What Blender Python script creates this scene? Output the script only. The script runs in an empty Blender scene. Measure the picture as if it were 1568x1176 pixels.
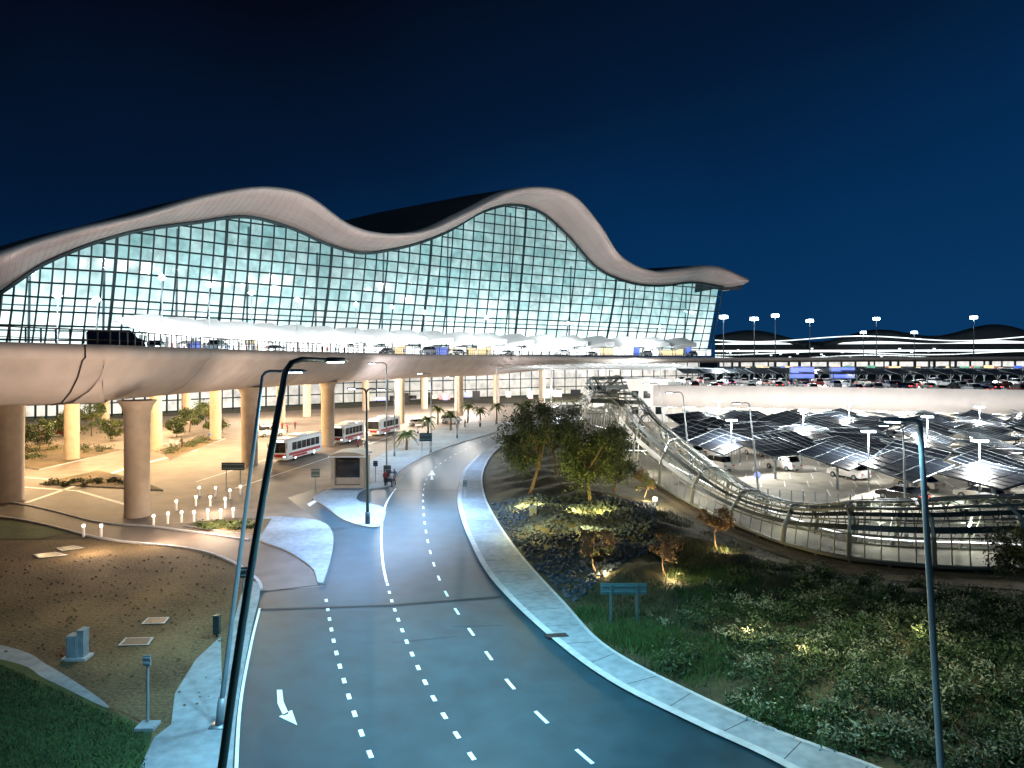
import bpy, math, random
import numpy as np
from mathutils import Vector, Matrix
random.seed(7); rng=np.random.default_rng(7)
scene=bpy.context.scene
# ---------------------------------------------------------------- survey helpers
# camera 14 m above the road, level, looking +Y.  Bearings read off the photo are
# turned into metres on the real ground plane / at real depths.
F=1060.; CX=784.; HZ=548.; H=14.
def gp(px,py,z=0.):
    Y=F*(H-z)/(py-HZ); return Vector(((px-CX)/F*Y,Y,z))
def at(px,Y,z=0.): return Vector(((px-CX)/F*Y,Y,z))
def atp(px,py,Y): return Vector(((px-CX)/F*Y,Y,H-(py-HZ)/F*Y))

# ---------------------------------------------------------------- materials
def new_mat(name):
    m=bpy.data.materials.new(name); m.use_nodes=True
    nt=m.node_tree; b=nt.nodes.get('Principled BSDF'); return m,nt,b
def mat(name,col,rough=.7,metal=0.,var=.25,scale=1.5,bump=0.,col2=None,emis=None,estr=0.,detail=6,spec=None,scale2=None):
    m,nt,b=new_mat(name)
    b.inputs['Roughness'].default_value=rough; b.inputs['Metallic'].default_value=metal
    if spec is not None: b.inputs['Specular IOR Level'].default_value=spec
    g=nt.nodes.new('ShaderNodeNewGeometry')
    n=nt.nodes.new('ShaderNodeTexNoise'); n.inputs['Scale'].default_value=scale; n.inputs['Detail'].default_value=detail
    nt.links.new(g.outputs['Position'],n.inputs['Vector'])
    n2=nt.nodes.new('ShaderNodeTexNoise'); n2.inputs['Scale'].default_value=scale2 or scale*.13; n2.inputs['Detail'].default_value=3
    nt.links.new(g.outputs['Position'],n2.inputs['Vector'])
    mx=nt.nodes.new('ShaderNodeMix'); mx.data_type='FLOAT'; mx.inputs[0].default_value=.5
    nt.links.new(n.outputs['Fac'],mx.inputs[2]); nt.links.new(n2.outputs['Fac'],mx.inputs[3])
    cr=nt.nodes.new('ShaderNodeValToRGB')
    c1=tuple(max(0,c*(1-var)) for c in col[:3])+(1,)
    c2=col2 if col2 else tuple(min(1,c*(1+var)) for c in col[:3])
    cr.color_ramp.elements[0].position=.36; cr.color_ramp.elements[0].color=c1
    cr.color_ramp.elements[1].position=.64; cr.color_ramp.elements[1].color=tuple(c2[:3])+(1,)
    nt.links.new(mx.outputs[0],cr.inputs['Fac']); nt.links.new(cr.outputs['Color'],b.inputs['Base Color'])
    if bump>0:
        bp=nt.nodes.new('ShaderNodeBump'); bp.inputs['Strength'].default_value=bump; bp.inputs['Distance'].default_value=.05
        nt.links.new(n.outputs['Fac'],bp.inputs['Height']); nt.links.new(bp.outputs['Normal'],b.inputs['Normal'])
    if emis:
        b.inputs['Emission Color'].default_value=tuple(emis)+(1,); b.inputs['Emission Strength'].default_value=estr
        try: m.cycles.emission_sampling='NONE'
        except Exception: pass
    return m
def emat(name,col,s): return mat(name,(.8,.8,.8),var=.02,emis=col,estr=s)

M={}
M['earth']=mat('earth',(.036,.031,.013),.95,var=.6,scale=1.2,bump=.8,col2=(.075,.065,.025))
M['dirt']=mat('brown_gravel',(.085,.055,.022),.95,var=.55,scale=6,bump=1.,col2=(.17,.12,.055),scale2=.25,detail=12)
M['lawn']=mat('lawn',(.02,.055,.010),.9,var=.5,scale=4,bump=.6)
M['asph']=mat('asphalt',(.016,.044,.058),.5,var=.30,scale=.8,bump=.12,detail=14,scale2=.11,spec=.35)
M['asph2']=mat('forecourt_asphalt',(.16,.13,.105),.7,var=.35,scale=.5,bump=.1,detail=12,scale2=.08)
M['slip']=mat('slip_road_asphalt',(.13,.105,.09),.7,var=.25,scale=.7,bump=.1,detail=10)
M['pave']=mat('concrete_paving',(.22,.26,.29),.8,var=.28,scale=2.5,bump=.2,detail=12,scale2=.3)
M['kerb']=mat('kerb_stone',(.42,.43,.44),.8,var=.18,scale=3,detail=10)
M['paint']=mat('road_paint',(.80,.80,.78),.6,var=.18,scale=6,detail=10)
M['tar']=mat('tar_joint',(.012,.015,.018),.7)
M['sand']=mat('car_park_surface',(.38,.35,.29),.85,var=.25,scale=.6,detail=10)
M['deckc']=mat('viaduct_concrete',(.43,.365,.32),.7,var=.16,scale=.5,bump=.05,scale2=.08,detail=10)
M['col']=mat('column_concrete',(.42,.33,.24),.7,var=.16,scale=1.2,detail=10)
M['white']=mat('white_paint',(.80,.80,.78),.5,var=.05)
M['parapet']=mat('car_park_parapet',(.66,.62,.60),.7,var=.10,scale=.4,detail=8)
M['ceil']=mat('soffit_panel',(.66,.62,.56),.7,var=.08,scale=.4)
M['black']=mat('black_metal',(.018,.02,.024),.4,metal=.4)
M['steel']=mat('galvanised_steel',(.24,.29,.32),.45,metal=.4,var=.1)
M['lamp_dark']=mat('lamp_paint_dark',(.04,.07,.075),.4,metal=.5,var=.1)
M['mull']=mat('mullion_metal',(.015,.045,.055),.5,metal=.2)
M['soff']=mat('roof_soffit',(.50,.41,.38),.45,var=.14,scale=.12,metal=.15)
M['rooft']=mat('roof_sheet',(.035,.04,.045),.6,var=.2,scale=.1)
M['lip']=mat('roof_edge',(.42,.39,.37),.5,metal=.1,var=.08)
M['rock']=mat('dark_rock',(.03,.045,.06),.8,var=.5,scale=3)
M['bark']=mat('bark',(.13,.09,.055),.9,var=.3,scale=8)
for i,c in enumerate([(.022,.040,.010),(.048,.075,.018),(.09,.11,.03)]): M['leaf%d'%i]=mat('foliage_%d'%i,c,.7,var=.3,scale=2)
for i,c in enumerate([(.022,.046,.012),(.06,.095,.03),(.22,.23,.13)]): M['shrub%d'%i]=mat('shrub_leaf_%d'%i,c,.8,var=.35,scale=1.2)
for i,c in enumerate([(.12,.07,.03),(.22,.13,.06),(.30,.19,.09)]): M['dry%d'%i]=mat('dry_leaf_%d'%i,c,.8,var=.3,scale=2)
for i,c in enumerate([(.012,.032,.006),(.026,.065,.010),(.06,.065,.024),(.03,.12,.012)]): M['grass%d'%i]=mat('grass_blade_%d'%i,c,.85,var=.3,scale=2)
M['solar']=mat('shade_panel',(.010,.014,.022),.4,var=.3,spec=.3)
M['mesh']=mat('footbridge_steel',(.20,.21,.19),.4,metal=.4,var=.15)
M['mesh2']=mat('footbridge_panel',(.06,.075,.07),.4,metal=.4,var=.2)
M['bdeck']=mat('footbridge_decking',(.13,.12,.10),.8,var=.2,scale=3)
M['glassd']=mat('dark_glass',(.01,.012,.016),.08,var=.1)
M['tyre']=mat('tyre',(.015,.015,.015),.8)
M['red']=mat('red_paint',(.45,.03,.03),.4)
M['signb']=mat('sign_back',(.04,.10,.11),.5,var=.1)
M['cooll']=emat('cool_lamp_glow',(.75,.9,1.),25)
M['warml']=emat('warm_lamp_glow',(1.,.80,.55),14)
M['panl']=emat('canopy_lamp_glow',(1.,.98,.92),9)
M['whl']=emat('white_strip_light',(.95,1.,1.),2.6)
M['strip']=emat('light_ribbon',(.9,1.,1.),1.8)
M['bluep']=emat('blue_billboard_face',(.02,.12,.9),1.0)
M['redp']=emat('red_panel_face',(.9,.08,.05),.7)
M['greenp']=emat('green_panel_face',(.1,.7,.4),.6)
M['yelp']=emat('amber_panel_face',(1.,.75,.35),1.3)
M['redl']=emat('tail_lamp',(1,.05,.03),4)
M['skin']=mat('skin',(.38,.22,.15),.6,var=.05)
M['hair']=mat('hair',(.02,.015,.012),.7)

# ---------------------------------------------------------------- mesh builder
class MB:
    def __init__(s): s.v=[];s.f=[];s.m=[]
    def add(s,vs,fs,m=0):
        o=len(s.v); s.v+= [tuple(v) for v in vs]; s.f+=[tuple(i+o for i in f) for f in fs]; s.m+=[m]*len(fs)
    def box(s,c,size,m=0,yaw=0.,rot=None,taper=1.):
        sx,sy,sz=[a/2 for a in size]; R=rot or Matrix.Rotation(yaw,3,'Z'); vs=[]
        for z in(-1,1):
            k=taper if z>0 else 1
            for x,y in((-1,-1),(1,-1),(1,1),(-1,1)): vs.append(Vector(c)+R@Vector((x*sx*k,y*sy*k,z*sz)))
        s.add(vs,[(3,2,1,0),(4,5,6,7),(0,1,5,4),(1,2,6,5),(2,3,7,6),(3,0,4,7)],m)
    def tube(s,pts,r,n=6,m=0,caps=True):
        pts=[Vector(p) for p in pts]; N=len(pts)
        rs=r if hasattr(r,'__len__') else [r]*N
        vs=[];fs=[]; px=None
        for i,p in enumerate(pts):
            t=(pts[min(i+1,N-1)]-pts[max(i-1,0)]).normalized()
            if px is None:
                up=Vector((0,0,1)) if abs(t.z)<.9 else Vector((1,0,0)); px=t.cross(up).normalized()
            else:
                px=(px-t*px.dot(t)).normalized()
            py=t.cross(px)
            for k in range(n):
                a=2*math.pi*k/n; vs.append(p+(px*math.cos(a)+py*math.sin(a))*rs[i])
        for i in range(N-1):
            for k in range(n):
                k2=(k+1)%n; fs.append((i*n+k,i*n+k2,(i+1)*n+k2,(i+1)*n+k))
        if caps: fs.append(tuple(range(n-1,-1,-1))); fs.append(tuple((N-1)*n+k for k in range(n)))
        s.add(vs,fs,m)
    def rows(s,rows,mats=0):
        n=len(rows[0]); o0=len(s.v); s.v+=[tuple(p) for r in rows for p in r]
        for j in range(n-1):
            m=mats if isinstance(mats,int) else mats[j]
            for i in range(len(rows)-1):
                s.f.append((o0+i*n+j,o0+(i+1)*n+j,o0+(i+1)*n+j+1,o0+i*n+j+1)); s.m.append(m)
    def poly(s,pts,z=None,m=0):
        s.add([(p[0],p[1],p[2] if z is None else z) for p in pts],[tuple(range(len(pts)))],m)
    def slab(s,pts,z0,z1,m=0,ms=None):
        n=len(pts); ms=m if ms is None else ms
        s.add([(p[0],p[1],z1) for p in pts],[tuple(range(n))],m)
        s.add([(p[0],p[1],z0) for p in pts]+[(p[0],p[1],z1) for p in pts],[(i,(i+1)%n,(i+1)%n+n,i+n) for i in range(n)],ms)
    def mesh(s,name,mats,smooth=False):
        me=bpy.data.meshes.new(name); me.from_pydata(s.v,[],s.f)
        for k in mats: me.materials.append(M[k] if isinstance(k,str) else k)
        me.polygons.foreach_set('material_index',s.m)
        if smooth: me.polygons.foreach_set('use_smooth',[True]*len(s.f))
        me.update(); return me
    def obj(s,name,mats,smooth=False,parent=None):
        return inst(s.mesh(name,mats,smooth),name,parent=parent)
def inst(me,name,loc=(0,0,0),yaw=0.,sc=1.,parent=None,rot=None):
    o=bpy.data.objects.new(name,me); scene.collection.objects.link(o)
    o.location=loc; o.rotation_euler=rot or (0,0,yaw)
    o.scale=(sc,sc,sc) if not hasattr(sc,'__len__') else sc
    if parent: o.parent=parent
    return o
def empty(name):
    o=bpy.data.objects.new(name,None); scene.collection.objects.link(o); return o
def quads(name,V,mi,mats):
    V=np.asarray(V,dtype=np.float32); N=len(V); me=bpy.data.meshes.new(name)
    me.vertices.add(4*N); me.vertices.foreach_set('co',V.reshape(-1))
    me.loops.add(4*N); me.loops.foreach_set('vertex_index',np.arange(4*N,dtype=np.int32))
    me.polygons.add(N); me.polygons.foreach_set('loop_start',np.arange(0,4*N,4,dtype=np.int32))
    for k in mats: me.materials.append(M[k])
    me.polygons.foreach_set('material_index',np.asarray(mi,dtype=np.int32)); me.update(calc_edges=True); me.validate(); return me
def leafquads(C,size,aspect=.5,upb=0.):
    C=np.asarray(C); N=len(C); a=rng.normal(size=(N,3)); a[:,2]+=upb*np.sign(a[:,2]+1e-6); a/=np.linalg.norm(a,axis=1)[:,None]
    b=rng.normal(size=(N,3)); b-=a*(a*b).sum(1)[:,None]; b/=np.linalg.norm(b,axis=1)[:,None]
    s=(size*rng.uniform(.6,1.4,N))[:,None]
    a=a*s; b=b*s*aspect
    return np.stack([C-a,C+b*.9,C+a,C-b*.9],1)
def crv(P,n=60):
    P=[np.array(p,float) for p in P]; out=[]; L=len(P)
    per=max(2,n//(L-1))
    for i in range(L-1):
        p0=P[max(i-1,0)];p1=P[i];p2=P[i+1];p3=P[min(i+2,L-1)]
        for k in range(per):
            t=k/per
            out.append(.5*((2*p1)+(-p0+p2)*t+(2*p0-5*p1+4*p2-p3)*t*t+(-p0+3*p1-3*p2+p3)*t**3))
    out.append(P[-1]); return out
def G(lst,n=60,z=0.): return [gp(p[0],p[1],z) for p in crv(lst,n)]
def light(kind,name,loc,power,col,size=.3,rot=None,spot=None,blend=.8,aim=None):
    l=bpy.data.lights.new(name,kind); l.energy=power; l.color=col
    if kind=='AREA': l.size=size
    else: l.shadow_soft_size=size
    if kind=='SPOT': l.spot_size=math.radians(spot or 130); l.spot_blend=blend
    o=bpy.data.objects.new(name,l); scene.collection.objects.link(o); o.location=loc
    if rot: o.rotation_euler=rot
    if aim is not None: o.rotation_euler=(Vector(aim)-Vector(loc)).to_track_quat('-Z','Y').to_euler()
    return o
COOL=(.34,.76,1.); WHITE=(.92,.98,1.); WARM=(1.,.70,.38)

# ---------------------------------------------------------------- camera, world, moon
cam=bpy.data.cameras.new('camera'); co=bpy.data.objects.new('camera',cam); scene.collection.objects.link(co)
co.location=(0,0,H); co.rotation_euler=(math.pi/2,0,0); cam.sensor_width=36; cam.lens=F*36/1568; cam.shift_y=-40/1568
cam.clip_end=8000; cam.clip_start=.5; scene.camera=co
scene.view_settings.view_transform='Standard'; scene.view_settings.look='None'; scene.view_settings.exposure=0
w=bpy.data.worlds.new('World'); scene.world=w; w.use_nodes=True; nt=w.node_tree; bg=nt.nodes['Background']; out=nt.nodes['World Output']
tc=nt.nodes.new('ShaderNodeTexCoord'); sx=nt.nodes.new('ShaderNodeSeparateXYZ'); nt.links.new(tc.outputs['Generated'],sx.inputs[0])
ma=nt.nodes.new('ShaderNodeMath'); ma.operation='MULTIPLY_ADD'; nt.links.new(sx.outputs['X'],ma.inputs[0]); ma.inputs[1].default_value=-.24
nt.links.new(sx.outputs['Z'],ma.inputs[2])
nz=nt.nodes.new('ShaderNodeTexNoise'); nz.inputs['Scale'].default_value=2.2; nz.inputs['Detail'].default_value=5; nt.links.new(tc.outputs['Generated'],nz.inputs['Vector'])
ma2=nt.nodes.new('ShaderNodeMath'); ma2.operation='MULTIPLY_ADD'; nt.links.new(nz.outputs['Fac'],ma2.inputs[0]); ma2.inputs[1].default_value=.18; nt.links.new(ma.outputs[0],ma2.inputs[2])
cr=nt.nodes.new('ShaderNodeValToRGB'); nt.links.new(ma2.outputs[0],cr.inputs['Fac']); e=cr.color_ramp.elements
e[0].position=0.0; e[0].color=(.003,.038,.120,1); e[1].position=.62; e[1].color=(.001,.0025,.008,1)
x=e.new(.22); x.color=(.0012,.024,.086,1); x=e.new(.40); x.color=(.001,.010,.036,1)
nt.links.new(cr.outputs['Color'],bg.inputs['Color']); bg.inputs['Strength'].default_value=1.0
sk=nt.nodes.new('ShaderNodeTexSky'); sk.sky_type='NISHITA'; sk.sun_disc=False; sk.sun_elevation=math.radians(-4); sk.sun_rotation=math.radians(200)
bg2=nt.nodes.new('ShaderNodeBackground'); bg2.inputs['Strength'].default_value=.01; nt.links.new(sk.outputs[0],bg2.inputs['Color'])
ad=nt.nodes.new('ShaderNodeAddShader'); nt.links.new(bg.outputs[0],ad.inputs[0]); nt.links.new(bg2.outputs[0],ad.inputs[1]); nt.links.new(ad.outputs[0],out.inputs['Surface'])
sun=bpy.data.lights.new('moon_sun','SUN'); sun.energy=.20; sun.color=(.45,.8,1.); sun.angle=math.radians(12)
so=bpy.data.objects.new('moon_sun',sun); scene.collection.objects.link(so); so.rotation_euler=(math.radians(48),0,math.radians(-25))

# ---------------------------------------------------------------- ground
b=MB(); b.poly([(-2500,-200,0),(2500,-200,0),(2500,5000,0),(-2500,5000,0)]); b.obj('ground',['earth'])
b=MB(); b.poly([gp(-400,830),gp(160,826),gp(300,842),gp(352,862),gp(384,890),gp(372,960),gp(345,1000),gp(338,1300),gp(-400,1300)],.004); b.obj('gravel_verge',['dirt'])
b=MB(); b.poly(G([(-300,960),(0,1008),(70,1035),(150,1078),(205,1105),(232,1122),(218,1176),(200,1300)])+[gp(-300,1300)],.012); b.obj('lawn',['lawn'])
b=MB(); b.poly(G([(-300,935),(0,988),(75,1020),(150,1068),(160,1083),(70,1040),(0,1010),(-300,962)],80),.016); b.obj('gravel_path',['pave'])
b=MB(); b.poly([gp(-300,790),gp(0,797),gp(118,813),gp(60,826),gp(-300,828)],.030); b.obj('lawn',['lawn'])
b=MB(); b.poly([gp(338,975),gp(300,1010),gp(268,1062),gp(262,1110),(gp(236,1130)),gp(215,1176),gp(180,1300),gp(344,1300),gp(341,1100)],.020); b.obj('concrete_path',['pave'])
b=MB(); b.poly([gp(-500,800),gp(0,782),gp(160,826),gp(300,842),gp(352,862),gp(398,905),gp(495,900),gp(620,800),gp(720,740),gp(800,652),at(860,210),at(700,215),at(20,148),at(-500,140)],.008); b.obj('forecourt_pavement',['asph2'])
RL=[(352,1300),(358,1176),(364,1080),(384,970),(398,906)]
RR=[(1420,1300),(1205,1176),(1070,1112),(940,1046),(845,976),(760,893),(722,828),(705,778),(705,748),(712,722),(735,697),(775,672),(830,655),(905,640)]
b=MB(); b.poly(G(RL,40)+G([(398,906),(450,903),(495,897)],6)+G([(495,897),(508,850),(508,812),(470,785),(440,762)],20)+G([(440,762),(540,735),(600,742),(625,722),(675,690),(780,652),(900,632)],40)+list(reversed(G(RR,110))),.014)
b.obj('road',['asph'])
SA=[(400,905),(392,888),(352,860),(290,841),(160,826),(0,792),(-300,770)]; SB=[(-300,745),(0,768),(150,800),(240,808),(380,828),(440,848),(478,876),(494,899)]
b=MB(); b.poly(G(SA,50)+G(SB,60),.018); b.obj('slip_road',['slip'])
def pavement(name,outline,h=.13,m='pave'):
    b=MB(); b.slab(outline,.0,h,0,1); return b.obj(name,[m,'kerb'])
OUT=[(1640,1300),(1330,1176),(1200,1128),(1060,1065),(930,995),(862,925),(795,850),(752,785),(738,745),(742,715),(760,690),(790,675)]
pavement('pavement',G(RR[:11]+[(775,672)],110)+list(reversed(G(OUT,90))))
pavement('pavement',G([(338,1300),(342,1176),(344,1060),(352,985),(372,905),(384,893),(398,906),(384,970),(364,1080),(356,1176),(350,1300)],80))
pavement('traffic_island',G([(495,895),(508,850),(508,815),(490,800),(455,795),(418,793),(395,797),(372,805),(400,830),(440,846),(478,872),(486,893),(495,895)],80))
pavement('traffic_island',G([(478,764),(500,778),(525,797),(560,808),(583,806),(588,780),(548,768),(556,752),(600,744),(612,722),(672,690),(790,650),(690,652),(600,690),(560,712),(540,740),(500,752),(478,764)],110))
b=MB()
def strip(b,pts,w,z,m=0):
    P=[Vector(p) for p in pts]; rows=[]
    for i,p in enumerate(P):
        t=(P[min(i+1,len(P)-1)]-P[max(i-1,0)]); t.z=0; t.normalize(); n=Vector((-t.y,t.x,0))
        rows.append([(p.x-n.x*w/2,p.y-n.y*w/2,z),(p.x+n.x*w/2,p.y+n.y*w/2,z)])
    b.rows(rows,m)
strip(b,G(RR[:11],110),.38,.137); strip(b,G(OUT,90),.18,.137)
b.obj('kerb',['kerb'])
b=MB()
for ln in (SA,SB[:5]):
    P=G(ln,60)
    for i in range(len(P)-1):
        a,c=P[i],P[i+1]; d=c-a; b.box((a+c)/2+Vector((0,0,.06)),(d.length+.02,.22,.13),0,yaw=math.atan2(d.y,d.x))
b.obj('slip_road_kerb',['kerb'])
def resample(P,step):
    P=[Vector(p) for p in P]; out=[P[0]]; acc=0
    for i in range(1,len(P)):
        a=P[i-1]; c=P[i]; L=(c-a).length; pos=step-acc
        while pos<=L: out.append(a+(c-a)*(pos/L)); pos+=step
        acc=(acc+L)%step
    return out
b=MB(); P1=G(RR[:11],110); P2=G(OUT,90)
for p in resample(P1,2.4):
    q=min(P2,key=lambda c:(c-p).length); d=(q-p)
    if 0.8<d.length<5: d=d*.93; strip(b,[p+(q-p)*.08,p+d],.035,.1345)
b.obj('paving_joints',['tar'])
b=MB()
def dashes(b,px,on,off,w,z=.022):
    P=resample(G(px,120),.25); k=0; n1=int(on/.25); n2=int(off/.25)
    while k+n1<len(P): strip(b,P[k:k+n1+1:2],w,z); k+=n1+n2
dashes(b,[(600,1240),(575,1176),(545,1100),(515,1000),(497,905)],.85,.75,.17)
dashes(b,[(790,1240),(735,1176),(670,1080),(630,1000),(603,930),(592,890)],.85,.75,.17)
dashes(b,[(1010,1240),(915,1176),(805,1075),(745,1000),(688,918),(660,850),(648,775),(655,730),(690,700),(760,665)],1.0,2.0,.15)
strip(b,G([(592,892),(586,860),(584,815),(590,775),(606,748)],30),.16,.022)
strip(b,G([(398,932),(384,990),(368,1080),(362,1176),(360,1260)],30),.12,.022)
def pl(pts): b.poly([gp(*p) for p in pts],.022)
pl([(424,1057),(432,1057),(434,1075),(442,1093),(434,1097),(425,1078)]); pl([(427,1098),(447,1088),(455,1111)])
pl([(659,735),(664,735),(662,728),(667,728),(662,720),(656,728),(660,728)])
pl([(470,772),(483,765),(486,768),(474,776)])
b.obj('road_markings',['paint'])
b=MB(); strip(b,[gp(398,934),gp(590,928),gp(768,914)],.26,.026); strip(b,[gp(500,895),gp(398,907)],.15,.026); strip(b,[gp(600,752),gp(703,751)],.2,.026)
for pts in ([(600,985),(700,975)],[(690,960),(770,958)]): strip(b,[gp(*q) for q in pts],.05,.0185)
b.poly([gp(832,975),gp(866,973),gp(872,979),gp(838,981)],.142); b.obj('drain_channel',['tar'])
b=MB()
for pts in ([(60,742),(150,722),(210,735),(250,752),(120,745)],[(-60,700),(60,680),(190,690),(60,720)],[(245,690),(330,665),(345,672),(260,705)],[(280,805),(350,795),(416,797),(400,822),(340,815)]):
    b.slab([gp(*p) for p in pts],0,.15,0,1)
b.obj('planted_verge',['dirt','kerb'])
b=MB()
strip(b,[gp(300,738),gp(420,700),gp(560,660)],.2,.022); strip(b,[gp(-50,740),gp(120,752),gp(200,775)],.4,.022); strip(b,[gp(-50,725),gp(90,735)],.3,.022)
strip(b,[gp(360,748),gp(470,712),gp(600,668)],.2,.022); strip(b,[gp(40,770),gp(200,715),gp(300,690)],.5,.022)
b.obj('road_markings',['paint'])

# ---------------------------------------------------------------- terminal
TP=[(-120,530,150),(-50,480,150),(20,432,152),(60,405,155),(100,386,157),(180,358,162),(300,338,175),(380,330,185),(440,345,192),(510,375,201),(550,385,206),(600,380,213),(680,355,225),(740,322,234),(785,312,240),(830,325,247),(870,360,254),(910,405,261),(960,430,270),(1010,436,280),(1060,431,291),(1107,438,300)]
OP=[(-100,455),(-40,412),(30,385),(75,370),(120,357),(215,335),(335,301),(412,291),(468,302),(540,350),(580,361),(640,360),(718,328),(782,297),(830,290),(880,303),(918,345),(950,393),(1000,418),(1050,415),(1098,411),(1147,430)]
TPX=np.array(TP,float); OPX=np.array(OP,float)
def herm(x,X,Yv):
    d=np.gradient(Yv,X); i=np.clip(np.searchsorted(X,x)-1,0,len(X)-2); h=X[i+1]-X[i]; t=(x-X[i])/h
    return (2*t**3-3*t*t+1)*Yv[i]+(t**3-2*t*t+t)*h*d[i]+(-2*t**3+3*t*t)*Yv[i+1]+(t**3-t*t)*h*d[i+1]
def Tt(px): return atp(px,herm(px,TPX[:,0],TPX[:,1]),herm(px,TPX[:,0],TPX[:,2]))
def Oo(px):
    return atp(herm(px,TPX[:,0],OPX[:,0]),herm(px,TPX[:,0],OPX[:,1]),herm(px,TPX[:,0],TPX[:,2])-7.)
B=Vector((-.8,.6,0)); DZ=14.9
term=empty('airport_terminal')
def Fb(px,z=DZ): p=Tt(px)+B*6; return Vector((p.x,p.y,z))
def wallpt(px,z):
    t=Tt(px); k=max(0,(t.z-z)/(t.z-DZ)) if t.z>DZ else 0
    p=t+B*6*(k**1.4); return Vector((p.x,p.y,z))
b=MB(); rows=[]
for px in np.linspace(-120,1107,260):
    T=Tt(px); O=Oo(px); m1=T.lerp(O,.35)-Vector((0,0,.6)); m2=T.lerp(O,.75)-Vector((0,0,.5))
    top=O+Vector((0,0,.9))
    rows.append([T+B*2,T,m1,m2,O,top,top+B*4+Vector((0,0,.5)),top+B*25+Vector((0,0,1.)),top+B*70+Vector((0,0,.8)),top+B*135-Vector((0,0,2))])
T=Tt(1107);O=Oo(1107)
for k in range(1,9):
    a=k/8*math.pi/2
    dx=Vector((.57,.82,0)); top=O+Vector((0,0,.9))
    last=[T+B*2,T,T.lerp(O,.35)-Vector((0,0,.6)),T.lerp(O,.75)-Vector((0,0,.5)),O,O+Vector((0,0,.9))]
    tgt=T+Vector((0,0,-2.4))
    row=[p+dx*5*math.sin(a)+(tgt+B*2-p)*(1-math.cos(a))*.7 for p in last]
    bk=[top+B*4,top+B*25,top+B*70,top+B*135]
    rows.append(row+[p+dx*3*math.sin(a)-Vector((0,0,4*(1-math.cos(a)))) for p in bk])
b.rows(rows,[1,0,0,0,1,1,2,2,2]); b.obj('roof',['soff','lip','rooft'],True,term)
b=MB()
for px in np.linspace(-80,1100,110):
    T=Tt(px);O=Oo(px); b.tube([T-Vector((0,0,.05)),T.lerp(O,.35)-Vector((0,0,.62)),T.lerp(O,.75)-Vector((0,0,.52)),O-Vector((0,0,.02))],.045,4)
for f,dz in ((.2,.36),(.5,.58),(.8,.42)):
    b.tube([Tt(px).lerp(Oo(px),f)-Vector((0,0,dz)) for px in np.linspace(-100,1106,220)],.05,4)
b.obj('soffit_seams',['lip'],False,term)
cols=[-60.]
while cols[-1]<1100: cols.append(cols[-1]+ (20.5-6.5*(cols[-1]+60)/1160))
cols[-1]=1105.
zs=[DZ+3.2*k for k in range(0,33)]
pan=MB(); mul=MB()
for i in range(len(cols)-1):
    a,c=cols[i],cols[i+1]; za=Tt(a).z; zc=Tt(c).z
    for k in range(len(zs)-1):
        z0,z1=zs[k],zs[k+1]
        if z0>=max(za,zc): break
        a0=min(z0,za);a1=min(z1,za);c0=min(z0,zc);c1=min(z1,zc)
        pan.add([wallpt(a,a0),wallpt(c,c0),wallpt(c,c1),wallpt(a,a1)],[(0,1,2,3)])
        if z0>DZ+1 and z0<min(za,zc): mul.tube([wallpt(a,z0)-B*.25,wallpt(c,z0)-B*.25],.22,4,caps=False)
for i,a in enumerate(cols):
    za=Tt(a).z
    if za<DZ+2: continue
    P=[wallpt(a,DZ+(za-DZ)*k/8)-B*.3 for k in range(9)]
    mul.tube(P,.42 if i%9==3 else .23,4)
mul.tube([Tt(px)-B*.3-Vector((0,0,.5)) for px in np.linspace(-60,1106,200)],.5,5)
mul.obj('mullions',['mull'],False,term)
gm,nt,bs=new_mat('curtain_wall_glass'); nt.nodes.remove(bs); o=nt.nodes['Material Output']
g=nt.nodes.new('ShaderNodeNewGeometry'); tr=nt.nodes.new('ShaderNodeBsdfTransparent'); gl=nt.nodes.new('ShaderNodeBsdfGlossy'); gl.inputs['Roughness'].default_value=.08
rr=nt.nodes.new('ShaderNodeValToRGB'); rr.color_ramp.elements[0].color=(.66,.86,.87,1); rr.color_ramp.elements[1].color=(.98,1,1,1)
nt.links.new(g.outputs['Random Per Island'],rr.inputs['Fac']); nt.links.new(rr.outputs['Color'],tr.inputs['Color'])
mx=nt.nodes.new('ShaderNodeMixShader'); mx.inputs[0].default_value=.06; nt.links.new(tr.outputs[0],mx.inputs[1]); nt.links.new(gl.outputs[0],mx.inputs[2]); nt.links.new(mx.outputs[0],o.inputs['Surface'])
pan.obj('glass',[gm],False,term)
im,nt,bs=new_mat('lit_interior'); nt.nodes.remove(bs); o=nt.nodes['Material Output']
g=nt.nodes.new('ShaderNodeNewGeometry'); sp=nt.nodes.new('ShaderNodeSeparateXYZ'); nt.links.new(g.outputs['Position'],sp.inputs[0])
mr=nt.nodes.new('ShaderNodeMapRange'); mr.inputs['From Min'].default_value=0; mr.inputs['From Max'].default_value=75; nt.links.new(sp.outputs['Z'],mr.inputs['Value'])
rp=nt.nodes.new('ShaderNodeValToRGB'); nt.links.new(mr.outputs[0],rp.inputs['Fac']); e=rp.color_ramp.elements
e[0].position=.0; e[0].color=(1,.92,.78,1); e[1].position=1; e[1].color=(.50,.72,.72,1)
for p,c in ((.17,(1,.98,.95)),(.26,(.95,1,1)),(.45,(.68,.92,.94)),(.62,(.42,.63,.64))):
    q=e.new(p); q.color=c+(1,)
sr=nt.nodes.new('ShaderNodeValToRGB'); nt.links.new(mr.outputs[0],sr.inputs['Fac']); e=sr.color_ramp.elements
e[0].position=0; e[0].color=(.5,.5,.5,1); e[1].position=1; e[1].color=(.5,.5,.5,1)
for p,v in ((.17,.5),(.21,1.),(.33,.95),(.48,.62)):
    q=e.new(p); q.color=(v,v,v,1)
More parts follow.
